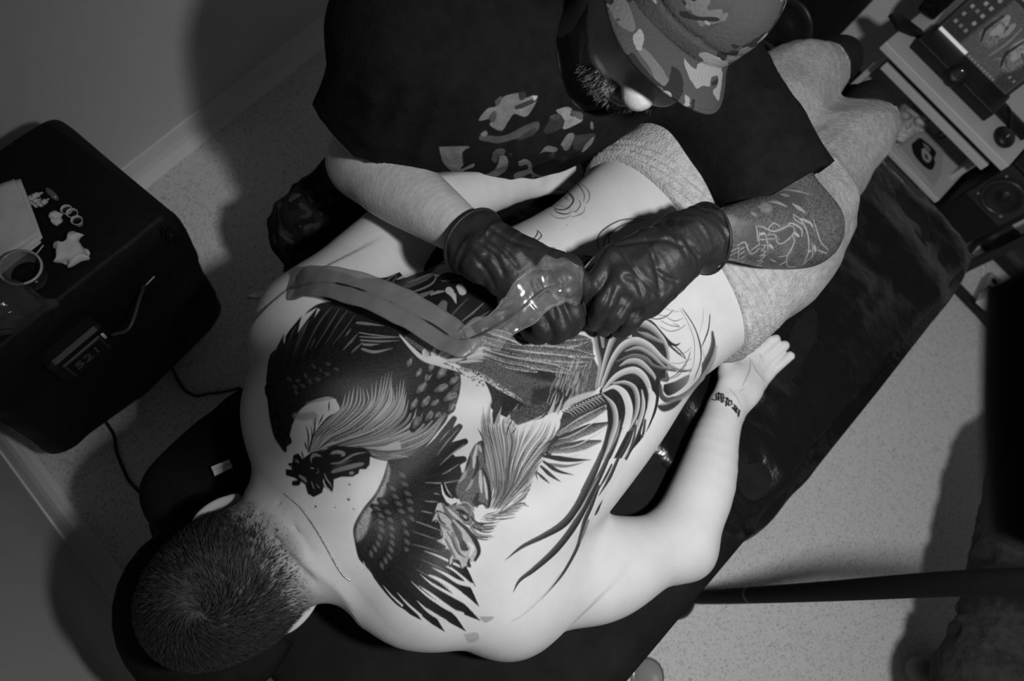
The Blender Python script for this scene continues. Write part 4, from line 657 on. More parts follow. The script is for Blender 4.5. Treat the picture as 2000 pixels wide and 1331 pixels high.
def draw_arm(D):
    D.T(1380, 360, 6.654)
    D.fill([(190, 330), (215, 500), (240, 700), (210, 830), (60, 1010), (0, 1050), (400, 1180), (900, 1260), (1400, 1150), (1750, 900), (1800, 300), (1800, -260), (300, -260), (300, 200)], .17, 2., .35)
    for c, q, v in (((300, 480), 14, .40), ((760, 300), 9, .5), ((980, 650), 12, .28), ((1180, 1040), 9, .28), ((480, 560), 16, .27), ((1100, 200), 25, .13), ((560, 650), 20, .14), ((1050, 880), 10, .24)): D.stroke([c, (c[0] + 30, c[1] + 15)], [q, q * .8], v, soft=10., al=.75)
    for a, w, v in (([(820, 225), (930, 240), (1040, 290)], 3.2, .55), ([(660, 295), (830, 300)], 4, .33), ([(1120, 255), (1280, 365)], 3.6, .55), ([(960, 130), (1080, 155)], 3, .42), ([(580, 360), (650, 420)], 3.2, .42), ([(1000, 70), (1180, 90), (1380, 140)], 1.4, .5), ([(1440, 480), (1520, 500)], 1., .3)): D.stroke(a, [w * .3, w, w * .3], v, soft=1.6)
    for a, w in (([(640, 550), (720, 550), (800, 590), (880, 615), (1000, 570), (1060, 540), (1120, 550)], 1.2), ([(800, 590), (830, 540), (880, 505), (960, 555)], 1.), ([(1060, 540), (1090, 505), (1180, 540), (1240, 600), (1240, 680)], 1.5), ([(1120, 550), (1140, 620), (1060, 720), (970, 775), (920, 750), (890, 660)], 1.1), ([(1110, 640), (1140, 740), (1100, 850), (1050, 930), (1040, 1030)], 1.2), ([(1140, 630), (1200, 680)], 3.), ([(650, 560), (660, 640), (665, 740)], 1.), ([(690, 620), (680, 700), (690, 800)], .8), ([(760, 640), (790, 760), (800, 880)], 1.), ([(700, 650), (750, 640)], 2.8), ([(700, 720), (760, 720)], 1.2), ([(720, 790), (770, 800), (720, 850)], 1.), ([(710, 860), (770, 880), (700, 940)], 1.), ([(690, 930), (760, 930), (670, 1010)], 1.), ([(660, 1000), (730, 1000), (650, 1060)], 1.), ([(630, 1070), (710, 1060), (630, 1130)], 1.), ([(780, 660), (880, 655)], .9), ([(790, 710), (890, 710)], .8), ([(820, 790), (860, 830)], 3.), ([(400, 800), (470, 755), (510, 765), (540, 850), (590, 910), (680, 840)], 1.3), ([(570, 870), (670, 790)], 1.), ([(420, 820), (415, 920), (410, 1010)], 1.), ([(440, 850), (490, 820)], 1.), ([(430, 920), (490, 870)], 1.), ([(430, 980), (500, 930)], 1.), ([(430, 1040), (500, 990)], 1.), ([(400, 1090), (430, 1030), (500, 1060), (490, 1120)], 1.), ([(80, 1020), (250, 920), (400, 830)], 1.1), ([(150, 1000), (300, 930), (400, 880)], .9), ([(100, 1020), (200, 990), (370, 980)], 1.1), ([(1130, 390), (1230, 470), (1300, 600), (1330, 760), (1320, 900), (1260, 1030)], 1.2), ([(1130, 400), (1150, 460), (1250, 520)], 1.), ([(1230, 450), (1340, 500), (1380, 550)], 2.4), ([(1390, 460), (1440, 620), (1490, 760), (1580, 850)], 1.), ([(1330, 870), (1350, 870)], 2.6), ([(1400, 800), (1415, 870)], 3.), ([(1370, 760), (1380, 900), (1360, 960)], .9), ([(1450, 860), (1560, 900)], 1.6), ([(1040, 1020), (1060, 1070), (1160, 1080)], 1.6), ([(840, 980), (900, 1010)], 1.4), ([(940, 1060), (1040, 1000)], 1.2), ([(930, 950), (1040, 930)], .9), ([(1240, 1060), (1350, 960)], .8)): D.stroke(a, [w * .6, w, w * .6], .62, soft=1.1)
    D.fill([(900, 640), (1100, 560), (1120, 640), (980, 760), (920, 720)], .13, 3.); D.stroke([(900, 660), (950, 730)], [.8, .8], .4)
draw_arm(DA)

M_skin = mat('skin', .52, .48, .20, var=.05, vscale=30, attr='ink', sss=.06, bump=.08, bscale=420)
BNrm = vnormals(BV, BQ)
def refine(V, Q, sel, k):
    """split the chosen quads k x k, keeping the surface round (Phong tessellation)"""
    N_ = vnormals(V, Q); q = Q[sel]; t = np.linspace(0, 1, k + 1); U, W = np.meshgrid(t, t, indexing='ij'); U = U.ravel(); W = W.ravel()
    wt = np.stack([(1 - U) * (1 - W), U * (1 - W), U * W, (1 - U) * W], 1).astype(np.float32)
    c = V[q]; n = N_[q]; p = np.einsum('ka,qad->qkd', wt, c); ph = np.zeros_like(p)
    for i in range(4): dd = ((p - c[:, None, i]) * n[:, None, i]).sum(-1, keepdims=True); ph += wt[None, :, i, None] * (p - dd * n[:, None, i])
    p = p * .4 + ph * .6; nn = np.einsum('ka,qad->qkd', wt, n); m = (k + 1) ** 2; base = np.arange(len(q))[:, None, None] * m + len(V)
    i, j = np.meshgrid(np.arange(k), np.arange(k), indexing='ij'); f = np.stack([i * (k + 1) + j, (i + 1) * (k + 1) + j, (i + 1) * (k + 1) + j + 1, i * (k + 1) + j + 1], -1).reshape(1, -1, 4)
    V2 = np.vstack([V, p.reshape(-1, 3)]); N2 = np.vstack([N_, nn.reshape(-1, 3)]); Q2 = np.vstack([Q[~sel], (f + base).reshape(-1, 4)])
    # weld the doubled rims
    key = np.round(V2 / 2e-5).astype(np.int64); key = key[:, 0] * 1000003 ^ key[:, 1] * 998244353 ^ key[:, 2] * 1299709
    _, first, inv = np.unique(key, return_index=True, return_inverse=True)
    return V2[first], N2[first] / np.linalg.norm(N2[first], axis=1)[:, None], inv.reshape(-1)[Q2]
cq = BV[BQ].mean(1); nq = BNrm[BQ].mean(1)
sel = (nq[:, 2] > .05) & (cq[:, 0] > -.01) & (cq[:, 0] < .76) & (cq[:, 2] > .715) & (cq[:, 1] > -.255) & (cq[:, 1] < .34)
wp = at(1420, 795, .73); sel |= (nq[:, 2] > .2) & (np.hypot(cq[:, 0] - wp[0], cq[:, 1] - wp[1]) < .075) & (cq[:, 2] > .70)
BV2, BN2, BQ2 = refine(BV, BQ, sel, 4)
bo = mesh('body', BV2, BQ2, M_skin, client)
bo.data.normals_split_custom_set_from_vertices(BN2.astype(np.float64).tolist())
ink = body_ink(BV2)
set_attr(bo, 'ink', ink ** 1.5)

# ---------------------------------------------------------------- ears, hair, chain
def ear(side):
    c = np.array([-.050, .072 + side * .0745, .768]); S = SDF(c - .05, c + .05, .0014)
    rot = frame(unit([.10, side * .55, .80]), (1, 0, .1))          # the shell leans back from the skull
    S.ell(c + [0, side * .006, .004], (.029, .0075, .018), rot, k=.004)
    S.ell(c + [.0, side * .0135, -.008], (.021, .007, .014), rot, k=.004, op='cut')
    S.ell(c + [.022, side * .004, -.004], (.010, .006, .010), rot, k=.006)
    V, Q = S.mesh(); o = mesh('ear', V, Q, M_skin, client); set_attr(o, 'ink', np.ones(len(V)))
for sd_ in (1, -1): ear(sd_)
M_hair = mat('dark_hair', .026, .55, .25, attr='tone')
def client_hair():
    N_ = vnormals(BV, BQ); mk = hair_mask(BV); pool = np.flatnonzero((mk > .04) & (BV[:, 2] > .72)); n = 26000
    idx = rng.choice(pool, n, p=mk[pool] ** .7 / (mk[pool] ** .7).sum()); nb = N_[idx]; P = BV[idx] + rng.uniform(-.002, .002, (n, 3)); P -= nb * .0006
    whorl = np.array([-.118, .060, .868]); d = P - whorl; d -= nb * (d * nb).sum(1)[:, None]; r = np.linalg.norm(d, axis=1)[:, None]; out = d / (r + 1e-6)
    tan = np.cross(nb, out); sw = np.clip(1.7 - r / .05, .25, 1.7)
    dirv = out + tan * sw + rng.normal(0, .16, (n, 3)); dirv -= nb * (dirv * nb).sum(1)[:, None]; dirv /= np.linalg.norm(dirv, axis=1)[:, None] + 1e-9
    L = (.0025 + .0095 * np.clip((mk[idx] - .15) / .85, 0, 1)) * rng.uniform(.7, 1.15, n); L = L[:, None]
    wv = np.cross(nb, dirv) * (.00016 + .00036 * mk[idx][:, None]); lift = nb * L
    p1 = P + dirv * L * .45 + lift * .32; p2 = P + dirv * L + lift * .38
    V = np.stack([P - wv, P + wv, p1 - wv * .8, p1 + wv * .8, p2], 1).reshape(-1, 3); b = np.arange(n)[:, None] * 5
    T = np.vstack([b + [0, 1, 3], b + [0, 3, 2], b + [2, 3, 4]]); o = mesh('hair', V, T, M_hair, client); o['kind'] = 'stuff'
    tone = np.repeat(rng.uniform(.35, 1.9, n) ** 1.3, 5); set_attr(o, 'tone', tone)
client_hair()
M_chain = mat('steel_chain', .55, .25, .6, metal=.9)
def neck_chain():
    px = spline([(557, 966), (585, 990), (606, 1018), (632, 1060), (655, 1102), (672, 1126), (684, 1134)], 70); mb = MB()
    S_ = bmesh.new(); bmesh.ops.create_icosphere(S_, subdivisions=1, radius=.0013); V0 = [np.array(v.co) for v in S_.verts]; F0 = [[v.index for v in f.verts] for f in S_.faces]; S_.free()
    for x, y in px:
        z = .85
        for _ in range(4): p = at(x, y, z); z = float(hgt(p[0], p[1]))
        mb.add([p + [0, 0, .0009] + v for v in V0], F0)
    mb.build('neck_chain', M_chain, client, True)
neck_chain()
# ---------------------------------------------------------------- sweatpants and shoes
def heather():
    m = mat('heather_jersey', .40, .95, .05, var=.22, vscale=95, bump=.5, bscale=260); nt = m.node_tree
    return m
M_pants = heather()
def client_pants():
    S = SDF((.66, -.24, TZ - .01), (1.46, .27, .96), .004); zb = TZ + .006
    S.loft([(.675, -.176, .222, zb, .885), (.72, -.180, .226, zb, .896), (.80, -.182, .230, zb, .905), (.88, -.178, .232, zb, .900), (.96, -.172, .228, zb, .875), (1.02, -.160, .222, zb, .850)], k=.03, n=2.35)
    S.chain([(.84, .125, .790), (1.0, .128, .775), (1.12, .125, .762), (1.25, .122, .752), (1.318, .108, .742)], [.105, .096, .088, .080, .066], k=.05, n=14)
    S.chain([(.84, -.068, .790), (1.0, -.055, .775), (1.12, -.040, .762), (1.24, -.042, .752), (1.303, -.044, .742)], [.105, .096, .086, .078, .066], k=.05, n=14)
    S.ell((.85, .115, .83), (.10, .08, .085), k=.05); S.ell((.85, -.07, .83), (.10, .08, .085), k=.05)
    S.chain([(.76, .025, .935), (.90, .025, .930), (.98, .03, .90)], [.012, .016, .018], k=.04, op='cut')
    # elastic cuffs pull the legs in at the ankles
    for cy, cx in ((.105, 1.342), (-.045, 1.326)): S.chain([(cx, cy, .742), (cx + .028, cy, .740)], [.052, .048], k=.012)
    def wrinkle(x, y, z):
        rib = .0022 * np.sin(2 * np.pi * (x + .10 * y + .05 * y * y) / .0115) * np.clip((.752 - x) / .006, 0, 1)
        P = np.stack(np.broadcast_arrays(x, y, z), -1)
        Pw = P.copy(); Pw[..., 0] *= .28; w_ = .0045 * np.abs(vnoise(Pw, .035, 21)) + .003 * vnoise(P, .06, 22) + .008 * np.abs(vnoise(P * [.45, 1, 1] + P[..., [1, 0, 2]] * [.5, 0, 0], .075, 23))
        w_ = w_ * np.clip((x - .755) / .03, 0, 1); cu = .002 * np.sin(2 * np.pi * x / .010) * (x > 1.34)
        return rib + w_ + cu
    S.warp(wrinkle)
    # waist opening and hollow ends
    S.cut((.690, .02, .8), (-1, .12, .10))
    V, Q = S.mesh(); mesh('sweatpants', V, Q, M_pants, client)
client_pants()
M_shoe = mat('black_shoe', .010, .75, .2, bump=.3, bscale=90)
for cy, yaw, x0_ in ((.100, .02, 1.332), (-.045, .58, 1.316)):
    S = SDF((1.30, cy - .12, .62), (1.60, cy + .14, .84), .004); d = np.array([math.cos(yaw), math.sin(yaw), 0]); a = np.array([x0_, cy, .740])
    S.chain([a, a + d * .06 + [0, 0, -.005]], [.044, .046], k=.02); S.chain([a + d * .06 + [0, 0, .015], a + d * .085 + [0, 0, -.03], a + d * .115 + [0, 0, -.045]], [.044, .040, .034], k=.02, n=6)
    V, Q = S.mesh(); mesh('shoe', V, Q, M_shoe, client)

# ================================================================== the artist
artist = empty('person', (.68, .52, .0), 'seated person in camouflage cap, black print t-shirt and black gloves bending over the client', 'person')
aShR, aShL = np.array([.450, .425, 1.05]), np.array([.850, .215, .965])
aElR, aWrR = at(712, 318, .80), at(928, 470, .95)
aElL, aWrL = at(1566, 448, .940), at(1385, 457, .975)
aPel = np.array([.74, .53, .55]); aNeck = np.array([.655, .305, 1.015])
HB = np.array([[-.7754, .6043, .1832], [-.6307, -.7265, -.2727], [-.0317, -.3270, .9445]])      # head frame: forward, left, up
hf, hl, hu = HB.T; aHead = np.array([.651, .2355, 1.148])
def hp(f, l, u): return aHead + hf * f + hl * l + hu * u
def artist_body():
    S = SDF((.28, -.22, .72), (1.0, .54, 1.30), .0035)
    # head: skull, face, jaw
    S.ell(hp(-.012, 0, .022), (.094, .076, .088), HB, k=.02)
    S.ell(hp(.026, 0, -.032), (.066, .064, .066), HB, k=.03); S.ell(hp(.040, 0, -.070), (.034, .038, .026), HB, k=.025)
    S.chain([hp(.082, 0, .012), hp(.098, 0, -.008), hp(.106, 0, -.020)], [.009, .013, .0205], k=.012)              # nose
    S.ell(hp(.094, -.014, -.022), (.011, .009, .009), HB, k=.006); S.ell(hp(.094, .014, -.022), (.011, .009, .009), HB, k=.006)
    S.ell(hp(.099, -.008, -.032), (.005, .0035, .005), HB, k=.003, op='cut'); S.ell(hp(.099, .008, -.032), (.005, .0035, .005), HB, k=.003, op='cut')
    for s_ in (-1, 1):
        S.ell(hp(.086, s_ * .033, .010), (.012, .018, .011), HB, k=.012, op='cut'); S.ell(hp(.074, s_ * .032, .008), (.012, .013, .010), HB, k=.005)     # eye sockets and lids
        S.ell(hp(.072, s_ * .040, -.024), (.023, .023, .022), HB, k=.02); S.ell(hp(-.005, s_ * .078, -.008), (.020, .008, .030), HB, k=.006)         # cheeks, ears
    S.chain([hp(.080, -.020, .026), hp(.090, 0, .026), hp(.080, .020, .026)], [.008, .009, .008], k=.012)
    S.ell(hp(.090, 0, -.050), (.010, .024, .006), HB, k=.006); S.ell(hp(.086, 0, -.062), (.010, .021, .007), HB, k=.006)
    S.chain([hp(.095, -.020, -.056), hp(.098, 0, -.0555), hp(.095, .020, -.056)], [.0012, .0015, .0012], k=.003, op='cut')
    # neck, shoulders, chest under the shirt
    S.chain([hp(-.030, 0, -.05), aNeck], [.058, .062], k=.03); S.chain([aShR, aNeck - [0, 0, .05], aShL], [.055, .07, .055], k=.04)
    S.chain([aNeck - [0, -.02, .08], aNeck * .6 + aPel * .4 + [0, .03, 0]], [.085, .08], k=.05)
    # arms
    for sh, el, wr, r0 in ((aShR, aElR, aWrR, 1.0), (aShL, aElL, aWrL, 1.02)):
        S.chain([sh, sh * .45 + el * .55, el], [.058 * r0, .054 * r0, .048 * r0], k=.04, n=9)
        fa = unit(wr - el); S.chain([el, el * .72 + wr * .28, el * .35 + wr * .65, wr], [.050 * r0, .0535 * r0, .041 * r0, .0270 * r0], k=.03, n=28)
    return S
SA = artist_body(); AV, AQ = SA.mesh()
def artist_ink(P, N_):
    out = np.ones(len(P)); u, v = skin_to_drawing(P); m = (u > 1370) & (u < 1700) & (v > 240) & (v < 560) & (P[:, 0] > .5) & (P[:, 2] < 1.06); out[m] = sample(DA, u[m], v[m])
    L_ = (P - aHead) @ HB; b = (L_[:, 2] < -.047) & (L_[:, 0] > .0) & (np.linalg.norm(P - aHead, axis=1) < .16); out[b] *= .30        # beard shadow
    return out
M_skin2 = mat('weathered_skin', .46, .45, .35, var=.12, vscale=70, attr='ink', sss=.10, bump=.10, bscale=240)
ac = AV[AQ].mean(1); au, av_ = skin_to_drawing(ac); AV2, AN2, AQ2 = refine(AV, AQ, (au > 1365) & (au < 1640) & (av_ > 335) & (av_ < 560) & (ac[:, 0] > .5), 3)
ao = mesh('body', AV2, AQ2, M_skin2, artist); ao.data.normals_split_custom_set_from_vertices(AN2.astype(np.float64).tolist())
# ---------------------------------------------------------------- t-shirt
M_shirt = mat('black_jersey', 1.0, .9, .10, var=.3, vscale=60, bump=.25, bscale=320, attr='print')
faceN = unit(np.array([-.46, -.88, 0]))
def artist_shirt():
    S = SDF((.28, -.14, .52), (1.06, .80, 1.20), .005)
    ax = unit(aShL - aShR); up = unit(aNeck - aPel); fw = unit(np.cross(ax, up)); fw = fw if fw @ faceN > 0 else -fw; B = np.stack([ax, fw, up], 1)
    S.chain([aPel + [0, 0, .02], aPel * .5 + aNeck * .5 + fw * .02, aNeck - up * .12], [.165, .17, .165], k=.06, u=fw, q=.76)
    S.chain([aShR, (aShR + aShL) / 2 + [0, 0, .0], aShL], [.072, .098, .072], k=.07)
    S.ell(aNeck * .62 + aPel * .38 + fw * .045, (.15, .085, .12), B, k=.06)
    for sh, el, L_ in ((aShR, aElR, .60), (aShL, aElL, .80)):
        e = sh * (1 - L_) + el * L_; d = unit(el - sh); S.chain([sh, (sh + e) / 2, e, e + d * .03], [.080, .080, .083, .084], k=.05)
    # the belly hangs forward over the table edge
    S.ell(at(960, 318, .93) - fw * .105, (.15, .115, .11), B, k=.07); S.ell(aPel + fw * .06 + [0, 0, .12], (.15, .11, .14), B, k=.06)
    def folds(x, y, z):
        P = np.stack(np.broadcast_arrays(x, y, z), -1); Q_ = P @ B; Q_[..., 2] *= .35; Q_[..., 1] *= .5
        return .010 * np.abs(vnoise(Q_, .035, 31)) + .008 * np.abs(vnoise(P @ B * [.6, .6, 1], .06, 32)) - .006
    S.warp(folds)
    # sleeve openings
    for sh, el, L_ in ((aShR, aElR, .60), (aShL, aElL, .80)):
        e = sh * (1 - L_) + el * L_; d = unit(el - sh); S.cone(e, e + d * .012, .18, .18, 0., op='cut') if False else None
        S.chain([e - d * .025, e + d * .12], [.066, .075], k=.004, op='cut')
        sl, (x, y, z) = S.sub(e - .13, e + .13); dd = ((x - e[0]) * d[0] + (y - e[1]) * d[1] + (z - e[2]) * d[2]).astype(np.float32)
        S.f[sl] = np.where(((x - e[0]) ** 2 + (y - e[1]) ** 2 + (z - e[2]) ** 2) < .125 ** 2, np.maximum(S.f[sl], dd), S.f[sl])
    # hem over the hips, neck opening
    S.cut(aPel + [0, 0, -.02], (0, 0, -1)); S.chain([aNeck - up * .03, aNeck + up * .12 + fw * .03], [.070, .085], k=.006, op='cut')
    return S
SS = artist_shirt(); SV, SQ = SS.mesh()
scn = SV[SQ].mean(1); su, sv_ = skin_to_drawing(scn); snr = vnormals(SV, SQ)[SQ].mean(1); SV2, SN2, SQ2 = refine(SV, SQ, (su > 795) & (su < 1195) & (sv_ > 165) & (sv_ < 395) & ((snr @ unit([-.3, -.8, .5])) > 0), 4)
so = mesh('t_shirt', SV2, SQ2, M_shirt, artist); so.data.normals_split_custom_set_from_vertices(SN2.astype(np.float64).tolist())
def shirt_print(P, N_):
    out = np.full(len(P), .0075); u, v = skin_to_drawing(P); m = (u > 795) & (u < 1195) & (v > 165) & (v < 395) & ((N_ @ unit([-.3, -.8, .5])) > 0); out[m] = sample(DS, u[m], v[m]); return out
set_attr(so, 'print', shirt_print(SV2, SN2)); set_attr(ao, 'ink', artist_ink(AV2, AN2))
# ---------------------------------------------------------------- camouflage trousers, boots, stool
def camo(name, tones, scale, rough=.85, bump=.2, seed=0.):
    m = bpy.data.materials.new(name); m.use_nodes = True; nt = m.node_tree; L = nt.links; b = nt.nodes['Principled BSDF']; tc = nt.nodes.new('ShaderNodeTexCoord'); prev = None
    for i, t in enumerate(tones):
        if i == 0:
            v = nt.nodes.new('ShaderNodeRGB'); v.outputs[0].default_value = (t, t, t, 1); prev = v.outputs[0]; continue
        mp = nt.nodes.new('ShaderNodeMapping'); mp.inputs['Location'].default_value = (i * 3.7 + seed, i * 1.3, i * 5.1); mp.inputs['Scale'].default_value = (1, 1, 1.5); L.new(tc.outputs['Object'], mp.inputs[0])
        n = nt.nodes.new('ShaderNodeTexNoise'); n.inputs['Scale'].default_value = scale * (1 + .25 * i); n.inputs['Detail'].default_value = 2.2; n.inputs['Roughness'].default_value = .45; n.inputs['Distortion'].default_value = .6; L.new(mp.outputs[0], n.inputs[0])
        g = nt.nodes.new('ShaderNodeMath'); g.operation = 'GREATER_THAN'; g.inputs[1].default_value = .53 + .025 * i; L.new(n.outputs[0], g.inputs[0])
        mx = nt.nodes.new('ShaderNodeMix'); mx.data_type = 'RGBA'; L.new(g.outputs[0], mx.inputs[0]); L.new(prev, mx.inputs[6]); mx.inputs[7].default_value = (t, t, t, 1); prev = mx.outputs[2]
    L.new(prev, b.inputs['Base Color']); b.inputs['Roughness'].default_value = rough; b.inputs['Specular IOR Level'].default_value = .1
    n2 = nt.nodes.new('ShaderNodeTexNoise'); n2.inputs['Scale'].default_value = 300; L.new(tc.outputs['Object'], n2.inputs[0]); bp = nt.nodes.new('ShaderNodeBump'); bp.inputs['Strength'].default_value = bump; bp.inputs['Distance'].default_value = .01
    L.new(n2.outputs[0], bp.inputs['Height']); L.new(bp.outputs[0], b.inputs['Normal']); return m
M_camo_dark = camo('dark_camouflage', [.012, .030, .006, .045], 13)
def artist_trousers():
    S = SDF((.10, .20, .0), (1.25, .85, .70), .006); kn = at(628, 452, .50); kn2 = np.array([1.00, .40, .50])
    S.ell(aPel + [0, .02, -.02], (.185, .14, .12), k=.05)
    hipR = aPel + [-.10, .0, -.01]; hipL = aPel + [.10, 0, -.01]
    S.chain([hipR, hipR * .5 + kn * .5 + [0, 0, .015], kn], [.105, .10, .085], k=.05, n=8); S.chain([hipL, kn2], [.105, .085], k=.05)
    an = np.array([kn[0] + .02, kn[1] + .03, .09]); an2 = np.array([kn2[0], kn2[1] + .04, .09])
    S.chain([kn, kn * .5 + an * .5, an], [.085, .078, .070], k=.04); S.chain([kn2, an2], [.085, .07], k=.04)
    def folds(x, y, z): P = np.stack(np.broadcast_arrays(x, y, z), -1); return .016 * np.abs(vnoise(P * [1, .6, 1], .06, 41)) + .008 * vnoise(P, .03, 42)
    S.warp(folds); S.cut((0, 0, .055), (0, 0, -1)); V, Q = S.mesh(); mesh('trousers', V, Q, M_camo_dark, artist)
    for a in (an, an2):
        T = SDF((a[0] - .12, a[1] - .30, -.01), (a[0] + .12, a[1] + .12, .16), .005); T.chain([a, (a[0], a[1], .055)], [.052, .05], k=.02); T.chain([(a[0], a[1] + .02, .045), (a[0] - .01, a[1] - .09, .045), (a[0] - .02, a[1] - .18, .036)], [.045, .046, .036], k=.02)
        T.cut((0, 0, .002), (0, 0, -1)); V, Q = T.mesh(); mesh('boot', V, Q, M_shoe, artist)
artist_trousers()
stool = empty('stool', (.75, .56, 0), 'round black stool under the seated artist', 'stool'); sx, sy = .75, .56
MB().lathe([(.001, .37), (.15, .37), (.165, .385), (.168, .41), (.155, .435), (.001, .44)], (sx, sy, 0), n=32).build('seat', M_blackplastic, stool, True)
MB().lathe([(.001, .07), (.03, .07), (.026, .20), (.018, .21), (.018, .37), (.001, .37)], (sx, sy, 0), n=16).build('column', M_blackmetal, stool, True)
for i in range(5):
    a = 2 * math.pi * i / 5 + .3; MB().tube([(sx, sy, .085), (sx + .24 * math.cos(a), sy + .24 * math.sin(a), .065)], [.018, .013], 8).build('leg', M_blackmetal, stool)
    MB().lathe([(.001, -.012), (.022, -.012), (.026, -.006), (.026, .006), (.022, .012), (.001, .012)], (sx + .24 * math.cos(a), sy + .24 * math.sin(a), .0262), frame((-math.sin(a), math.cos(a), 0)), n=14).build('caster', M_blackplastic, stool)

# ---------------------------------------------------------------- black gloves
M_glove = mat('black_nitrile', .017, .50, .30, bump=.18, bscale=60)
def surf(S, px, py):
    """first point of a solid met by the line of sight of a photo pixel"""
    d = R @ np.array([(px - 1000) / F, (py - 665.5) / F, 1.]); d /= np.linalg.norm(d); o_ = np.array([0, 0, CAM_H]); t = np.linspace(.4, 1.3, 1800); P = o_ + d * t[:, None]; ix = np.round((P - S.lo) / S.h).astype(int)
    ok = ((ix >= 0) & (ix < np.array(S.f.shape))).all(1); v = np.ones(len(t)); v[ok] = S.f[ix[ok, 0], ix[ok, 1], ix[ok, 2]]; k = np.argmax(v < 0); return P[k] if v[k] < 0 else None
def creases(S, lines, r, k):
    for L_ in lines:
        q = [surf(S, x, y) for x, y in spline(np.array(L_, float), 8)]; q = [a for a in q if a is not None]
        if len(q) > 2: S.chain(q, [r * .3] + [r] * (len(q) - 2) + [r * .3], k=k, op='cut')
def glove(name, wr, cuff_d, back, mcp, fingers, thumb, seed, rc=.040, lines=()):
    """a hand in a thin glove: cuff, palm, five fingers of their own"""
    pts = np.array([wr, *mcp, *[q for f in fingers for q in f], *thumb]); S = SDF(pts.min(0) - .065, pts.max(0) + .05, .0021)
    mc = np.mean(mcp, 0); fd = unit(mc - wr)
    S.chain([wr - cuff_d * .030, wr, wr * .6 + mc * .4], [rc * 1.02, rc * .94, .038], k=.015)
    sd = unit(np.cross(back, fd)); half = np.linalg.norm(mcp[0] - mcp[-1]) / 2
    for m_ in mcp: S.chain([wr + fd * .012, m_], [.024, .0165], k=.012)
    S.ell(wr * .42 + mc * .58, (.050, half + .006, .020), np.stack([fd, sd, np.cross(fd, sd)], 1), k=.02)
    for m_, f in zip(mcp, fingers):
        S.chain([m_, *f], [.0140, *[.0120, .0112, .0100, .0090][:len(f)]], k=.0035, n=4 * (len(f) + 1)); S.ell(m_, (.0145, .0145, .0145), k=.006)
        S.ell(f[0], (.0130, .0130, .0130), k=.004)
    S.chain([wr + fd * .02, *thumb], [.023, *[.0170, .0140, .0115][:len(thumb)]], k=.012, n=10)
    def wrinkle(x, y, z):
        P = np.stack(np.broadcast_arrays(x, y, z), -1); t = (P - wr) @ fd; Q_ = np.stack([t, (P - wr) @ sd * .35, (P - wr) @ np.cross(fd, sd) * .35], -1)
        c = np.clip(1 - np.abs(t + .005) / .055, 0, 1); return .0046 * np.abs(vnoise(Q_, .010, seed)) * (.25 + c) + .0030 * np.abs(vnoise(P, .027, seed + 1)) - .0018
    S.warp(wrinkle); creases(S, lines, .0016, .006)
    # cuff: cut flat and rolled
    e = wr - cuff_d * .030; S.cut(e, -cuff_d); V, Q = S.mesh(); g = mesh(name, V, Q, M_glove, artist)
    ring = frame(cuff_d, sd); a = np.linspace(0, 2 * np.pi, 41)
    MB().tube([e + cuff_d * .002 + ring[:, 0] * (rc * 1.03 * math.cos(t)) + ring[:, 1] * (rc * 1.03 * math.sin(t)) for t in a], .0022, 8).build('rolled_cuff', M_glove, g, True)
upn = np.array([0, 0, 1.])
wr = at(952, 492, .952)
glove('glove', wr, unit(wr - aElR), upn, [at(1112, 528, .972), at(1088, 550, .975), at(1060, 566, .968), at(1032, 580, .955)],
      [[at(1142, 556, .958), at(1152, 592, .932), at(1150, 618, .908)], [at(1122, 612, .958), at(1116, 640, .930), at(1096, 640, .908)],
       [at(1096, 636, .950), at(1082, 656, .922), at(1062, 646, .902)], [at(1062, 640, .938), at(1048, 656, .914), at(1030, 644, .900)]],
      [at(1060, 515, .945), at(1118, 548, .925), at(1138, 596, .905)], 61, rc=.043, lines=[[(945, 455), (985, 490), (1010, 520)], [(930, 480), (965, 500), (985, 540)], [(960, 445), (1000, 470), (1040, 482)], [(925, 500), (950, 530), (965, 560)], [(1075, 520), (1100, 560), (1105, 600)], [(1050, 550), (1075, 590), (1085, 620)]])
wl_ = at(1345, 470, .972)
glove('glove', wl_, unit(wl_ - aElL), upn, [at(1196, 508, .975), at(1216, 540, .980), at(1238, 570, .972), at(1262, 598, .955)],
      [[at(1160, 556, .962), at(1150, 590, .932), at(1150, 612, .905)], [at(1182, 590, .966), at(1166, 618, .935), at(1158, 634, .905)],
       [at(1206, 612, .958), at(1190, 634, .930), at(1180, 644, .902)], [at(1236, 624, .942), at(1222, 642, .918), at(1210, 648, .898)]],
      [at(1230, 490, .950), at(1178, 528, .935), at(1156, 566, .915)], 71, rc=.046, lines=[[(1263, 470), (1280, 515), (1290, 570)], [(1213, 487), (1240, 530), (1262, 552), (1288, 575)], [(1300, 430), (1325, 470), (1345, 505)], [(1325, 430), (1340, 470), (1362, 500)], [(1220, 540), (1245, 550), (1255, 580)], [(1283, 530), (1305, 545), (1320, 548)], [(1190, 480), (1225, 475), (1260, 470)], [(1195, 560), (1185, 590), (1172, 612)], [(1228, 580), (1212, 606), (1196, 628)], [(1255, 600), (1242, 622), (1228, 636)], [(1268, 470), (1300, 468), (1330, 480)]])
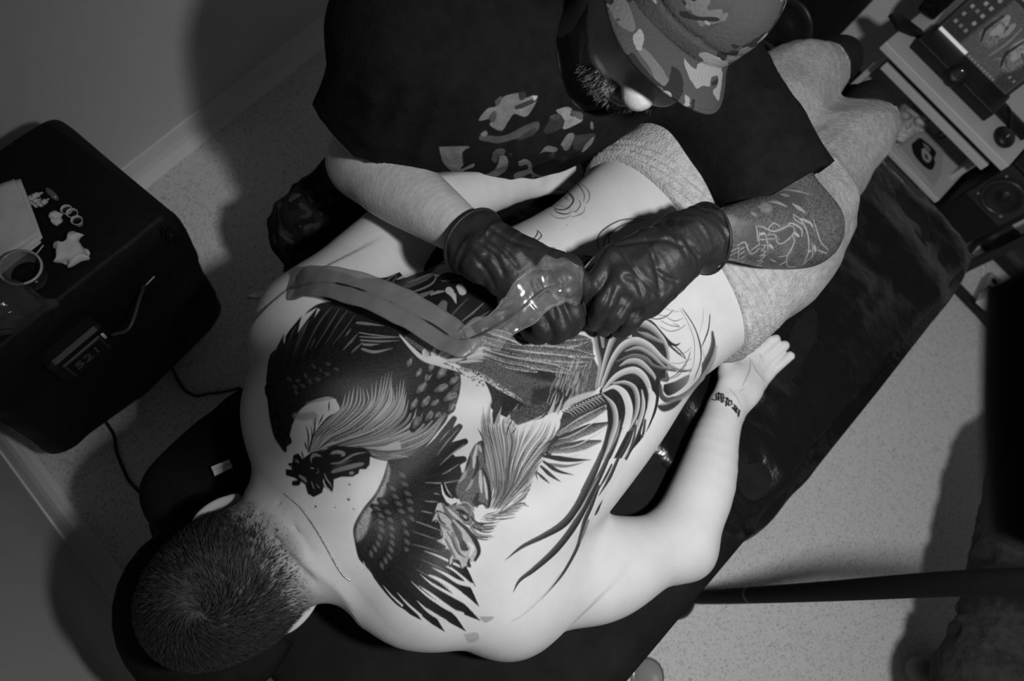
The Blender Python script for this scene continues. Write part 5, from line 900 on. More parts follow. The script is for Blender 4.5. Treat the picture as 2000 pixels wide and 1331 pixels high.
# ---------------------------------------------------------------- cap and beard
M_camo_cap = camo('cap_camouflage', [.050, .10, .018, .20], 12, seed=2.)
def cap():
    S = SDF(aHead - .17, aHead + .19, .003)
    S.ell(hp(-.012, 0, .060), (.108, .090, .085), HB, k=.02, e=2.6); S.cut(hp(0, 0, .030), -hu * .97 + hf * -.10)
    S.ell(hp(-.012, 0, .020), (.098, .080, .105), HB, k=.004, op='cut')
    def stitch(x, y, z): P = (np.stack(np.broadcast_arrays(x, y, z), -1) - aHead) @ HB; return .0012 * np.abs(vnoise(P, .03, 81)) + .0022 * np.exp(-((P[..., 2] - .066) / .0022) ** 2) * (P[..., 0] > -.2) + .002 * np.exp(-(P[..., 1] / .002) ** 2) * (P[..., 2] > .066)
    S.warp(stitch); V, Q = S.mesh(); c = mesh('cap', V, Q, M_camo_cap, artist)
    # bill: curved sheet with thickness and a bound edge
    nu, nv = 33, 13; Vt = []; Vb = []
    for i in range(nu):
        s_ = -1 + 2 * i / (nu - 1); ang = s_ * 1.08
        for j in range(nv):
            t = j / (nv - 1); r0 = .090; dep = .053 * (1 - abs(s_) ** 5.); f = .096 * math.cos(ang) + dep * t + .002; l = .091 * math.sin(ang) * (1 + .14 * t)
            u = .050 - .014 * (s_ ** 2) - .008 * t - .008 * t * s_ ** 2; Vt.append(hp(f, l, u)); Vb.append(hp(f, l, u - .0038))
    Fc = grid_faces(nu, nv).tolist(); n = nu * nv; Fb = [[a + n for a in q[::-1]] for q in Fc]
    rim = [i * nv + nv - 1 for i in range(nu)]; Fr = [[rim[i], rim[i + 1], rim[i + 1] + n, rim[i] + n] for i in range(nu - 1)]
    inn = [i * nv for i in range(nu)]; Fr += [[inn[i + 1], inn[i], inn[i] + n, inn[i + 1] + n] for i in range(nu - 1)]
    bill = mesh('bill', np.array(Vt + Vb), Fc + Fb + Fr, M_camo_cap, c)
    bm = bmesh.new(); bm.from_mesh(bill.data); bmesh.ops.recalc_face_normals(bm, faces=bm.faces[:]); bm.to_mesh(bill.data); bm.free()
    e = [(np.array(Vt[k]) + np.array(Vb[k])) / 2 for k in rim]; MB().tube(e, .0026, 8).build('edge_binding', M_camo_cap, bill, True)
cap()
M_beard = mat('greying_beard', .075, .6, .3, attr='tone')
def beard():
    N_ = vnormals(AV, AQ); L_ = (AV - aHead) @ HB; f, l, u = L_.T
    jaw = (u < -.036) & (u > -.080) & (np.abs(l) < .045) & (f > .060) & ~((u > -.066) & (u < -.046) & (np.abs(l) < .020))
    jaw &= ~((f > .102)); jaw &= ((u < -.042) | (np.abs(l) < .030))
    pool = np.flatnonzero(jaw); n = 1700; idx = rng.choice(pool, n); nb = N_[idx]; P = AV[idx] + rng.normal(0, .0012, (n, 3))
    d = -hu * 1.1 + hf * .35 + rng.normal(0, .38, (n, 3)); L = rng.uniform(.004, .011, n)[:, None]; d -= nb * np.minimum((d * nb).sum(1), 0)[:, None] * 1.0; d = d + nb * .35; d /= np.linalg.norm(d, axis=1)[:, None]
    wv = np.cross(nb, d); wv = wv / (np.linalg.norm(wv, axis=1)[:, None] + 1e-9) * .00040; p1 = P + d * L * .5 + nb * .001; p2 = P + d * L + rng.normal(0, .0015, (n, 3))
    V = np.stack([P - wv, P + wv, p1 - wv * .8, p1 + wv * .8, p2], 1).reshape(-1, 3); b = np.arange(n)[:, None] * 5
    o = mesh('beard', V, np.vstack([b + [0, 1, 3], b + [0, 3, 2], b + [2, 3, 4]]), M_beard, artist); o['kind'] = 'stuff'; set_attr(o, 'tone', np.repeat(rng.uniform(.15, 2.4, n) ** 1.5, 5))
beard()

# ================================================================== tattoo machine in its clear sleeve
def film(name, gloss, rough, bump):
    m = bpy.data.materials.new(name); m.use_nodes = True; nt = m.node_tree; L = nt.links; out = nt.nodes['Material Output']; nt.nodes.remove(nt.nodes['Principled BSDF'])
    t = nt.nodes.new('ShaderNodeBsdfTransparent'); t.inputs[0].default_value = (.86, .86, .86, 1); g = nt.nodes.new('ShaderNodeBsdfGlossy'); g.inputs['Color'].default_value = (gloss,) * 3 + (1,); g.inputs['Roughness'].default_value = rough
    d = nt.nodes.new('ShaderNodeBsdfDiffuse'); d.inputs[0].default_value = (.035,) * 3 + (1,); a = nt.nodes.new('ShaderNodeAddShader'); b = nt.nodes.new('ShaderNodeAddShader'); L.new(t.outputs[0], a.inputs[0]); L.new(g.outputs[0], a.inputs[1]); L.new(a.outputs[0], b.inputs[0]); L.new(d.outputs[0], b.inputs[1]); L.new(b.outputs[0], out.inputs[0])
    tc = nt.nodes.new('ShaderNodeTexCoord'); n = nt.nodes.new('ShaderNodeTexNoise'); n.inputs['Scale'].default_value = 55; L.new(tc.outputs['Object'], n.inputs[0]); bp = nt.nodes.new('ShaderNodeBump'); bp.inputs['Strength'].default_value = bump; bp.inputs['Distance'].default_value = .01; L.new(n.outputs[0], bp.inputs['Height']); L.new(bp.outputs[0], g.inputs['Normal']); return m
M_film = film('clear_film', .30, .17, .22)
M_film2 = mat('milky_film', .16, .30, .4, alpha=.62, bump=.25, bscale=30)
M_steel = mat('brushed_steel', .45, .3, .5, metal=.9)
M_grip = mat('grip_rubber', .05, .7, .3, bump=1., bscale=380)
M_white = mat('white_paper', .75, .8, .1, var=.05, vscale=60)
mtip, mtop = at(1148, 640, .880), at(1098, 556, .985); md = unit(mtop - mtip)
machine = empty('tattoo_machine', tuple(mtip), 'tattoo machine with knurled grip and clear plastic sleeve held in the black glove', 'tattoo machine')
Fm = frame(md)
gl = np.linalg.norm(mtop - mtip)
MB().lathe([(.0012, 0), (.002, .012), (.004, .022), (.004, .03)], mtip, Fm, 12).build('needle_tip', M_steel, machine, True)
MB().lathe([(.008, .028), (.0125, .032), (.0132, .040), (.0125, .048), (.0132, .056), (.0125, .064), (.0132, .070), (.010, .075)], mtip, Fm, 28).build('grip', M_grip, machine, True)
MB().lathe([(.006, .073), (.006, .080), (.015, .082), (.016, .11), (.014, .125), (.004, .128)], mtip, Fm, 24).build('motor', M_blackmetal, machine, True)
def ribbon(name, pts, wid, thick, m, parent, seed, n=90, k=16, wr=.0018):
    """a flattened plastic tube following a path; pts are photo pixel plus height"""
    P = spline(np.array([at(*p) for p in pts]), n); t = np.linspace(0, 1, n); Wd = np.interp(t, np.linspace(0, 1, len(wid)), wid); Th = np.interp(t, np.linspace(0, 1, len(thick)), thick)
    T = np.gradient(P, axis=0); T /= np.linalg.norm(T, axis=1)[:, None]; V = []
    eye = np.array([0, 0, 1.0]); side = np.cross(eye, T); side /= np.linalg.norm(side, axis=1)[:, None]; up = np.cross(T, side)
    for i in range(n):
        for a in range(k):
            c, s_ = math.cos(2 * math.pi * a / k), math.sin(2 * math.pi * a / k); sg = np.sign(c) * abs(c) ** .7; V.append(P[i] + side[i] * sg * Wd[i] + up[i] * s_ * Th[i])
    V = np.array(V); V = V + np.stack([vnoise(V, .018, seed), vnoise(V, .018, seed + 1), vnoise(V, .014, seed + 2)], 1) * wr
    return mesh(name, V, np.vstack([grid_faces(n, k, False, True)]), m, parent)
ribbon('clear_bag', [(1122, 566, .972), (1098, 548, 1.002), (1064, 562, 1.000), (1016, 604, .980), (962, 644, .950), (905, 668, .922)], [.016, .025, .027, .024, .021, .017], [.014, .020, .016, .009, .005, .003], M_film, machine, 5, wr=.0060, n=150, k=28)
ribbon('cord_sleeve', [(930, 655, .926), (905, 668, .920), (872, 652, .912), (810, 612, .908), (740, 578, .904), (670, 556, .893), (610, 548, .872), (572, 560, .838), (548, 570, .79), (520, 572, .70), (500, 575, .58)], [.012, .020, .025, .025, .024, .023, .022, .021, .020, .018, .016], [.004, .003, .003, .003, .003, .003, .003, .003, .003, .003, .003], M_film2, machine, 9, n=130)
MB().tube(spline([at(1100, 556, .995), at(1060, 570, .99), at(1000, 618, .97), at(905, 664, .920), at(840, 632, .911), at(740, 580, .905), at(640, 552, .885), at(560, 566, .82), at(500, 575, .58)], 60), .0016, 6).build('cord', M_blackplastic, machine, True)
# paper towel held by the other hand
pt = [at(1138, 540, .935), at(1160, 516, .955), at(1178, 500, .962), at(1196, 486, .958)]; V = []
for i, q in enumerate(pt): V += [q + [0, 0, .004], q + [.004, .007, 0.006], q + [.004, .007, .0048], q + [0, 0, .0028]]
props(MB().add(V, grid_faces(4, 4, False, True).tolist()).build('paper_towel', M_white, None, True), 'thin folded white paper towel strip pinched between the two black gloves', 'paper towel')

# ================================================================== black draped cart in the corner
ca = np.array([.160, .648]); cux = unit(np.array([-.344, -.061])); cuy = np.array([-cux[1], cux[0]]) * -1; cuy = cuy if cuy[1] > 0 else -cuy
CW, CD, CH = .37, .25, .56; cc = ca + cux * CW / 2 + cuy * CD / 2; cang = math.atan2(-cux[1], -cux[0])
def cw(u, v, z): q = ca + cux * u + cuy * v; return np.array([q[0], q[1], z])      # u to the left along the front, v to the wall
cart = empty('cart', (cc[0], cc[1], 0), 'black draped trolley cart in the corner with inks and paper towels on top', 'cart'); Rc = rotz(cang)
MB().box((cc[0], cc[1], .30), (CW - .03, CD - .03, .46), Rc, .006).build('cabinet', M_blackplastic, cart)
for i, z in enumerate((.14, .27)): MB().box(cw(CW / 2, .010, z), (CW - .06, .012, .11), Rc, .003).build('drawer', M_blackplastic, cart)
for u in (.05, CW - .05):
    for v in (.05, CD - .05):
        MB().lathe([(.001, -.010), (.028, -.010), (.032, -.004), (.032, .004), (.028, .010), (.001, .010)], cw(u, v, .0325), frame((math.cos(cang), math.sin(cang), 0)), 16).build('caster', M_blackplastic, cart)
        MB().box(cw(u, v, .06), (.03, .03, .03), Rc).build('caster_fork', M_blackmetal, cart)
dr = drape('cover', -CW / 2 - .012, CW / 2 + .012, -CD / 2 - .01, CD / 2 + .012, CH, .42, mat('black_sheet', .007, .6, .25, bump=.4, bscale=24), None, 17, fold=.008, wr=.002, nu=110, nv=80, ragged=.02, flare=.014, e=34.)
dr.data.transform(Matrix(((Rc[0, 0], Rc[0, 1], 0, cc[0]), (Rc[1, 0], Rc[1, 1], 0, cc[1]), (0, 0, 1, 0), (0, 0, 0, 1)))); dr.parent = cart; dr.matrix_parent_inverse = wmat(cart).inverted()
# crumpled glossy knot of plastic at the cart's corner
S = SDF(cw(-.05, .02, CH - .09), cw(-.05, .02, CH - .09) + .001, .004) if False else None
kn_ = at(338, 470, .50); S = SDF(kn_ - .05, kn_ + .05, .0025); S.chain([at(312, 452, .535), kn_, at(350, 480, .48)], [.016, .012, .008], k=.01)
S.warp(lambda x, y, z: .012 * np.abs(vnoise(np.stack(np.broadcast_arrays(x, y, z), -1), .014, 91)) - .004); V, Q = S.mesh(); mesh('knotted_corner', V, Q, M_plastic, cart)
# power supply hung on the front
def on_front(px, py, out=.0):
    d = R @ np.array([(px - 1000) / F, (py - 665.5) / F, 1.]); o_ = np.array([0, 0, CAM_H]); nrm = np.array([-cuy[0], -cuy[1], 0]); p0 = cw(0, -out, 0); t = ((p0 - o_) @ nrm) / (d @ nrm); return o_ + d * t
psu = empty('power_supply', tuple(on_front(160, 690)), 'small black power supply with a number display on the front of the cart', 'power supply')
pc_ = on_front(160, 688, .05); zc = float(pc_[2]); ups = float(np.dot(np.array([pc_[0], pc_[1]]) - ca, cux))
MB().box(cw(ups, -.033, zc), (.105, .055, .085), Rc, .012).build('case', M_blackplastic, psu)
MB().box(cw(ups, -.0615, zc), (.072, .003, .062), Rc, .001).build('bezel', mat('display_bezel', .05, .3, .5), psu)
MB().box(cw(ups, -.0632, zc), (.064, .002, .054), Rc).build('display', mat('display_dark', .006, .2, .5), psu)
def text_mesh(txt, size, ext=.0006):
    cu = bpy.data.curves.new('txt', 'FONT'); cu.body = txt; cu.size = size; cu.extrude = ext; cu.align_x = 'CENTER'; cu.align_y = 'CENTER'
    o = bpy.data.objects.new('txt', cu); C.objects.link(o); dg = bpy.context.evaluated_depsgraph_get(); me = bpy.data.meshes.new_from_object(o.evaluated_get(dg)); bpy.data.objects.remove(o); me.materials.clear(); return me
me = text_mesh('521', .034); Bt = Matrix(((-cux[0], 0, -cuy[0], 0), (-cux[1], 0, -cuy[1], 0), (0, 1, 0, 0), (0, 0, 0, 1))); q = cw(ups, -.0648, zc); Bt[0][3], Bt[1][3], Bt[2][3] = q; me.transform(Bt)
link('digits', me, mat('display_digits', .045, .6, emit=.006), psu, False)
MB().tube(spline([cw(ups - .05, -.07, zc + .02), cw(ups - .075, -.085, zc + .03), cw(ups - .12, -.06, zc + .03), cw(ups - .15, -.03, zc + .0)], 20), .003, 8).build('lead', mat('grey_lead', .06, .4, .4), psu, True)
MB().box(cw(ups - .040, -.066, zc + .028), (.005, .005, .016), Rc, .001).build('switch', M_white, psu)
MB().lathe([(.001, 0), (.004, .001), (.004, .022), (.001, .023)], cw(ups - .15, -.03, zc), frame((cux[0] * -1, cux[1] * -1, .2)), 10).build('plug', M_white, psu, True)
# ---------------------------------------------------------------- things on the cart
CZ = CH + .003
def sheet(name, quad, z, seed, sag=.004, n=14, m=M_white, parent=None):
    q = [at(*p, z)[:2] for p in quad]; V = []
    for i in range(n):
        for j in range(n):
            a, b = i / (n - 1), j / (n - 1); p = (q[0] * (1 - a) + q[1] * a) * (1 - b) + (q[3] * (1 - a) + q[2] * a) * b; V.append([p[0], p[1], z])
    V = np.array(V); V[:, 2] += sag * (vnoise(V, .05, seed) + 1.) * .5 + .0025 * (vnoise(V, .016, seed + 1) + 1); lo = V.copy(); lo[:, 2] -= .0012; Fc = grid_faces(n, n).tolist(); N2 = n * n
    rim = [i * n for i in range(n)] + [(n - 1) * n + j for j in range(1, n)] + [i * n + n - 1 for i in range(n - 2, -1, -1)] + [j for j in range(n - 2, 0, -1)]
    Fs = [[rim[i], rim[(i + 1) % len(rim)], rim[(i + 1) % len(rim)] + N2, rim[i] + N2] for i in range(len(rim))]
    return MB().add(np.vstack([V, lo]), Fc + [[a + N2 for a in f[::-1]] for f in Fc] + Fs).build(name, m, parent, True)
for k, (quad, lab) in enumerate(([[(-60, 400), (36, 356), (82, 476), (-10, 548)], 'lowest white paper towel of the small pile on the black cart'], [[(-60, 396), (42, 352), (86, 468), (-14, 536)], 'middle white paper towel of the small pile on the black cart'], [[(-60, 388), (30, 352), (76, 462), (-20, 528)], 'topmost white paper towel of the small pile on the black cart'])):
    props(sheet('paper_towel', quad, CZ + .004 + .0075 * k, 30 + k), lab, 'paper towel', 'paper towels on the cart')
M_cart_white = mat('white_plastic', .72, .4, .4)
for k, (a, b) in enumerate((((52, 396), (72, 383)), ((60, 399), (80, 388)), ((66, 403), (88, 392)), ((76, 402), (96, 388)), ((56, 388), (84, 376)))):
    A, B_ = at(*a, CZ + .005), at(*b, CZ + .005); o = empty('needle_cartridge', tuple(A), ('slim white needle cartridge nearest the paper towels in the bundle', 'second slim white needle cartridge from the paper towels', 'middle slim white needle cartridge of the bundle by the towels', 'slim white needle cartridge nearest the cotton bits in the bundle', 'slim white needle cartridge nearest the wall in the bundle')[k], 'cartridge', 'white needle cartridges on the cart')
    d = unit(B_ - A); L = np.linalg.norm(B_ - A); MB().lathe([(.001, 0), (.0035, 0), (.0042, .002), (.0042, L * .7), (.002, L * .75), (.0012, L)], A, frame(d), 10).build('barrel', M_cart_white, o, True); MB().lathe([(.0046, L * .2), (.0046, L * .32)], A, frame(d), 10).build('collar', mat('grey_plastic', .3, .4), o, True)
A, B_ = at(90, 368, CZ + .006), at(110, 388, CZ + .006); props(MB().lathe([(.001, 0), (.003, .002), (.005, .008), (.005, .022), (.002, .028), (.001, np.linalg.norm(B_ - A))], A, frame(unit(B_ - A)), 12).build('pen_tip', mat('dull_metal', .3, .4, .4, metal=.6), None, True), 'short dark metal tip lying beyond the white cartridge bundle', 'machine tip')
for px, py, lab, v in ((108, 421, 'small white crumpled cotton bit nearer the wall on the cart', 1), (111, 432, 'small white crumpled cotton bit nearer the tissue on the cart', 2)):
    c = at(px, py, CZ + .006); S = SDF(c - .02, c + .02, .0012); S.ell(c, (.006, .008, .006), rotz(v), k=.002); S.warp(lambda x, y, z: .003 * vnoise(np.stack(np.broadcast_arrays(x, y, z), -1), .006, 50 + v)); V, Q = S.mesh(); props(mesh('cotton_bit', V, Q, M_white), lab, 'cotton bit', 'cotton bits on the cart')
for px, py, z0, lab in ((135, 417, 0, 'tiny ink cup with pale rim, nearest the wall of three in a row'), (146, 424, 0, 'tiny ink cup with pale rim, middle one of three in a row'), (155, 438, 0, 'tiny ink cup with pale rim, nearest the cart front of three')):
    c = at(px, py, CZ); o = empty('ink_cup', tuple(c), lab, 'ink cup', 'ink cups on the cart')
    MB().lathe([(.0055, 0), (.0062, .002), (.0085, .013), (.0088, .014), (.0078, .0142), (.0072, .012), (.0052, .002), (.0050, .0015)], c, None, 22).build('cup', mat('clear_cup', .62, .25, .5), o, True); MB().lathe([(.0001, .0095), (.0066, .0095), (.0066, .009), (.0001, .009)], c, None, 18).build('ink', mat('ink', .006, .15, .5), o, True)
c = at(136, 487, CZ + .012); S = SDF(c - .05, c + .05, .002); S.ell(c, (.026, .020, .011), rotz(.6), k=.01); S.ell(c + [.006, -.014, .002], (.016, .014, .010), rotz(.2), k=.01)
S.warp(lambda x, y, z: .010 * np.abs(vnoise(np.stack(np.broadcast_arrays(x, y, z), -1), .018, 61)) - .003); V, Q = S.mesh(); props(mesh('tissue', V, Q, M_white), 'crumpled white tissue lying in the middle of the black cart', 'tissue')
c = at(62, 545, CZ); o = empty('plastic_cup', tuple(c), 'clear plastic cup with a pale rim standing beside the paper towels', 'cup')
MB().lathe([(.001, .001), (.022, .001), (.0225, .003), (.027, .040), (.0295, .042), (.0295, .044), (.0268, .0445), (.0262, .042), (.0215, .004), (.001, .0035)], c, None, 32).build('cup', mat('cup_plastic', .25, .2, .5, alpha=.35), o, True); MB().lathe([(.0268, .041), (.0298, .042), (.0298, .0446), (.0268, .0449)], c, None, 32, False).build('rim', mat('cup_rim', .5, .3, .4), o, True); MB().lathe([(.001, .014), (.0232, .014), (.0232, .0132), (.001, .0132)], c, None, 28).build('liquid', mat('ink', .006), o, True)
props(MB().tube([at(70, 498, CZ + .02), at(84, 480, CZ + .006)], .0011, 8).build('cotton_swab', M_white), 'thin white swab stick leaning on the clear cup', 'swab')
c = at(8, 600, CZ + .035); S = SDF(c - .07, c + .07, .003); S.ell(c, (.042, .040, .036), k=.01); S.chain([c + [.03, -.01, -.02], c + [.055, -.02, -.03]], [.012, .006], k=.02); S.warp(lambda x, y, z: .008 * np.abs(vnoise(np.stack(np.broadcast_arrays(x, y, z), -1), .02, 71)) - .003); V, Q = S.mesh(); props(mesh('plastic_bag', V, Q, mat('bag_film', .10, .15, .6, alpha=.5)), 'crumpled clear plastic bag at the near corner of the cart', 'bag')
# ---------------------------------------------------------------- white packet on the headrest, cables on the floor
pk = empty('paper_packet', tuple(at(435, 917, TZ)), 'small folded white paper packet on the black table beside the client head', 'packet'); q0, q1, q2, q3 = [at(*p, TZ + .005) for p in ((414, 914), (449, 900), (455, 914), (420, 931))]
for nm, a, b, z in (('flap', 0., .42, .009), ('fold', .38, 1., .004)):
    w_ = [q0 * (1 - a) + q3 * a, q1 * (1 - a) + q2 * a, q1 * (1 - b) + q2 * b, q0 * (1 - b) + q3 * b]; MB().add([p + [0, 0, z - .004] for p in w_] + [p + [0, 0, z] for p in w_], [[0, 1, 2, 3], [4, 7, 6, 5], [0, 4, 5, 1], [1, 5, 6, 2], [2, 6, 7, 3], [3, 7, 4, 0]]).build(nm, M_white, pk)
def cable(name, pts, r, lab, z=None, m=M_blackplastic):
    P = spline(np.array([at(x, y, (r if z is None else z)) if len(p_) == 2 else at(*p_) for p_ in pts for x, y in [p_[:2]]]), 50); return props(MB().tube(P, r, 8).build(name, m, None, True), lab, 'cable')
cable('cable', [(300, 700), (318, 716), (336, 722), (348, 745), (362, 764), (384, 774), (410, 769), (432, 767), (470, 758)], .0035, 'thin black cable on the floor running from the cart towards the table side')
cable('cable', [(196, 806), (206, 824), (222, 850), (228, 884), (240, 915), (252, 940), (275, 965)], .0035, 'thin black cable on the floor running from the cart towards the table head')
cable('cable', [(340, 1260), (322, 1292), (298, 1331), (280, 1370)], .006, 'black cable on the floor beside the client head at the skirting')

# ================================================================== floor lamp
lamp = empty('floor_lamp', (.60, -.62, 0), 'tall black floor lamp whose pole rises beside the table edge', 'lamp')
MB().lathe([(.001, 0), (.055, 0), (.057, .006), (.048, .016), (.018, .024), (.001, .024)], (.60, -.62, 0), n=32).build('base', M_blackmetal, lamp, True)
pole = np.array([(.60, -.62, .02), (.595, -.612, .20), (.586, -.580, .60), (.578, -.549, .95), (.588, -.560, 1.10), (.610, -.600, 1.25)])
M_pole = mat('matte_black_tube', .005, .7, .12)
MB().tube(spline(pole, 24), .0165, 18).build('pole', M_pole, lamp, True)
MB().lathe([(.0158, -.004), (.0168, -.003), (.0168, .003), (.0158, .004)], at(1484, 1164, .30) * 0 + pole[1] * .55 + pole[2] * .45, frame(pole[2] - pole[1]), 16).build('collar', M_blackmetal, lamp, True)
ld = unit(LAMP_AIM - LAMP_POS); back_ = LAMP_POS - ld * .10
MB().tube(spline([pole[-1], (.64, -.70, 1.45), (.60, -.78, 1.75), (.42, -.66, 1.99), (.24, -.42, 2.03), back_], 36), .012, 12).build('gooseneck', M_blackmetal, lamp, True)
MB().lathe([(.012, -.12), (.03, -.115), (.055, -.07), (.085, -.015), (.088, 0), (.082, 0), (.078, -.018), (.05, -.06), (.012, -.09)], LAMP_POS + ld * .03, frame(ld), 36, False).build('shade', M_blackmetal, lamp, True)
MB().lathe([(.001, -.055), (.03, -.05), (.042, -.035), (.042, -.02), (.03, -.008), (.001, -.004)], LAMP_POS - ld * .03, frame(ld), 24).build('bulb', mat('bulb', .9, .4, emit=6.), lamp, True)
hd_ = lambda x, y, d: np.array([0, 0, CAM_H]) + R @ (np.array([(x - 1000) / F, (y - 665.5) / F, 1.]) * d)
MB().tube(spline([hd_(2078, 520, .20), hd_(2072, 800, .20), hd_(2084, 1080, .20)], 16), [.010] + [.0195] * 14 + [.008], 16).build('handle', M_pole, lamp, True)
MB().tube(spline([hd_(2110, 800, .20), hd_(2400, 800, .20), hd_(3200, 900, .18), back_ + [0, 0, .0]], 18), .004, 8).build('handle_rod', M_pole, lamp, True)

# ================================================================== desk at the far end
M_desk = mat('white_laminate', .52, .45, .3, var=.03, vscale=10)
DX, DZ = 1.865, .55; DYL, DYR = .080, -.372
desk = empty('desk', (2.1, -.15, 0), 'small white desk with a lower tray beyond the foot of the table', 'desk')
MB().box(((DX + 2.36) / 2, (DYL + DYR) / 2, DZ - .012), (2.36 - DX, DYL - DYR, .024), None, .003).build('top', M_desk, desk)
MB().box((2.105, -.155, .474), (.37, .385, .018), None, .002).build('tray', mat('grey_shaded_laminate', .22, .5), desk); MB().box((1.914, -.155, .474), (.012, .389, .022), None, .002).build('tray_edge', M_desk, desk); MB().box((2.30, -.155, .51), (.02, .38, .07)).build('back_panel', mat('grey_shaded_laminate', .22, .5), desk)  # tray grey carries the desktop's shadow; white edge strip stands for its lit front
for y in (DYL - .02, DYR + .02): MB().box((2.20, y, .255), (.26, .018, .51), None, .002).build('side_panel', M_desk, desk)
MB().box((2.14, -.16, .270), (.36, .42, .018), None, .003).build('shelf', M_desk, desk); MB().box((2.14, -.16, .06), (.36, .42, .018), None, .003).build('shelf', M_desk, desk)
# laptop-like screen on a black base
scr = empty('computer_screen', (2.03, -.10, DZ), 'lit computer screen on a black base showing a photo of two birds', 'screen')
b0, b1 = at(1832, 56, DZ + .035), at(1962, 186, DZ + .035); b0[0] = b1[0] = (b0[0] + b1[0]) / 2
su_ = unit(b1 - b0); W_ = np.linalg.norm(b1 - b0); tilt = unit(np.array([.30, 0, .95])); Fs_ = np.stack([su_, tilt, np.cross(su_, tilt)], 1); Fs_ = Fs_ if True else Fs_
nrm_ = np.cross(su_, tilt); nrm_ = nrm_ if nrm_[0] < 0 else -nrm_; Hs = .150; cS = (b0 + b1) / 2 + tilt * Hs / 2; Fs_ = np.stack([su_, tilt, nrm_], 1)
MB().box(cS - nrm_ * .008, (W_ + .016, Hs + .016, .012), Fs_, .003).build('housing', M_blackplastic, scr)
M_scr = mat('screen_picture', .02, .25, .5, attr='picture')
nt = M_scr.node_tree; bs = nt.nodes['Principled BSDF']; at_ = nt.nodes.new('ShaderNodeAttribute'); at_.attribute_name = 'picture'; nt.links.new(at_.outputs['Color'], bs.inputs['Emission Color']); bs.inputs['Emission Strength'].default_value = .16
DP = Drawing(0, 0, 300, 200, 1.); DP.a[:] = .30; DP.a *= 1 + .25 * DP.grain; r_ = np.random.default_rng(5)
DP.T(0, 0, 1.); DP.fill([(0, 0), (90, 0), (80, 200), (0, 200)], .10, 10., .3, False); DP.fill([(230, 0), (300, 0), (300, 200), (240, 200)], .12, 20., .3, False)
for cx, cy, s_ in ((125, 95, 1), (225, 105, -1)):
    DP.fill([(cx - 30, cy - 30), (cx, cy - 45), (cx + 32, cy - 20), (cx + 28, cy + 35), (cx, cy + 50), (cx - 26, cy + 25)], .5, 8., .5); DP.stroke([(cx - 8 * s_, cy - 50), (cx + 4 * s_, cy - 20), (cx, cy + 5)], [8, 14, 9], 1.0, soft=3.); DP.stroke([(cx + 22 * s_, cy - 46), (cx + 24 * s_, cy - 20), (cx + 20 * s_, cy)], [7, 11, 6], .85, soft=3.)
    for k in range(26): a = r_.uniform(0, 6.28); q = np.array([cx + 26 * math.cos(a), cy + 30 * math.sin(a)]); DP.stroke([q, q + r_.normal(0, 12, 2)], [1, 2.5, .5], r_.uniform(.05, .8), soft=1.)
    DP.stroke([(cx - 20, cy - 45), (cx - 24, cy + 10), (cx - 5, cy + 45)], [3, 5, 3], .06)
DP.stroke([(170, 40), (176, 90), (172, 150)], [2, 3, 2], .7)
for i in range(5):
    for j in range(3):
        if r_.random() < .85: x, y = 14 + j * 22, 22 + i * 30; DP.fill([(x, y), (x + 11, y), (x + 11, y + 11), (x, y + 11)], r_.uniform(.5, 1.1), 1., 0, False)
DP.fill([(2, 186), (120, 186), (120, 198), (2, 198)], 3.2, 1., 0, False)
for x in range(130, 240, 13): DP.fill([(x, 188), (x + 7, 188), (x + 7, 195), (x, 195)], .8, 1., 0, False)
for x in (262, 280): DP.fill([(x, 150), (x + 5, 150), (x + 5, 158), (x, 158)], .9, 1., 0, False)
nU, nV = 211, 141; U, Vv = np.meshgrid(np.linspace(0, 1, nU), np.linspace(0, 1, nV), indexing='ij'); Pp = cS + ((U - .5) * W_)[..., None] * su_ + ((.5 - Vv) * Hs)[..., None] * tilt + nrm_ * .0002
gf = grid_faces(nU, nV); so_ = mesh('picture', Pp.reshape(-1, 3), gf, M_scr, scr); set_attr(so_, 'picture', sample(DP, U.ravel() * 299, Vv.ravel() * 199))
bb = MB(); bb.box(((b0[0] + b1[0]) / 2 - .035, (b0[1] + b1[1]) / 2, DZ + .018), (.10, W_ + .03, .036), None, .004); bb.build('base', M_blackplastic, scr)
MB().tube([(b0[0] - .02, b0[1] - .04, DZ + .016), (b1[0] - .02, b1[1] - .12, DZ + .014)], .016, 12).build('speaker_bar', M_blackplastic, scr, True)
wb = at(1862, 152, DZ + .02); web = empty('webcam', tuple(wb), 'small round black web camera on the white desk before the screen', 'camera')
MB().lathe([(.001, -.022), (.026, -.018), (.030, 0), (.026, .018), (.012, .022), (.001, .020)], wb + [0, 0, .008], frame(unit([-.6, 0, .8])), 24).build('body', M_blackplastic, web, True); MB().lathe([(.011, .021), (.011, .026), (.008, .0265), (.006, .024), (.001, .024)], wb + [0, 0, .008], frame(unit([-.6, 0, .8])), 20).build('lens', mat('lens_glass', .03, .05, 1.), web, True)
ms = at(1962, 268, DZ + .012); S = SDF(ms - .08, ms + .08, .003); S.ell(ms, (.034, .028, .017), rotz(.3), k=.01); V, Q = S.mesh(); mo = empty('mouse', tuple(ms), 'rounded black mouse with its cable at the right end of the desk', 'mouse'); mesh('shell', V, Q, M_blackplastic, mo); MB().tube(spline([ms + [.02, 0, .008], ms + [.06, .04, .02], ms + [.10, .07, .004], ms + [.16, .09, 0.]], 20), .003, 8).build('cable', M_blackplastic, mo, True); MB().box(ms + [-.012, 0, .015], (.012, .004, .006), None, .001).build('wheel', mat('grey_plastic', .3), mo)
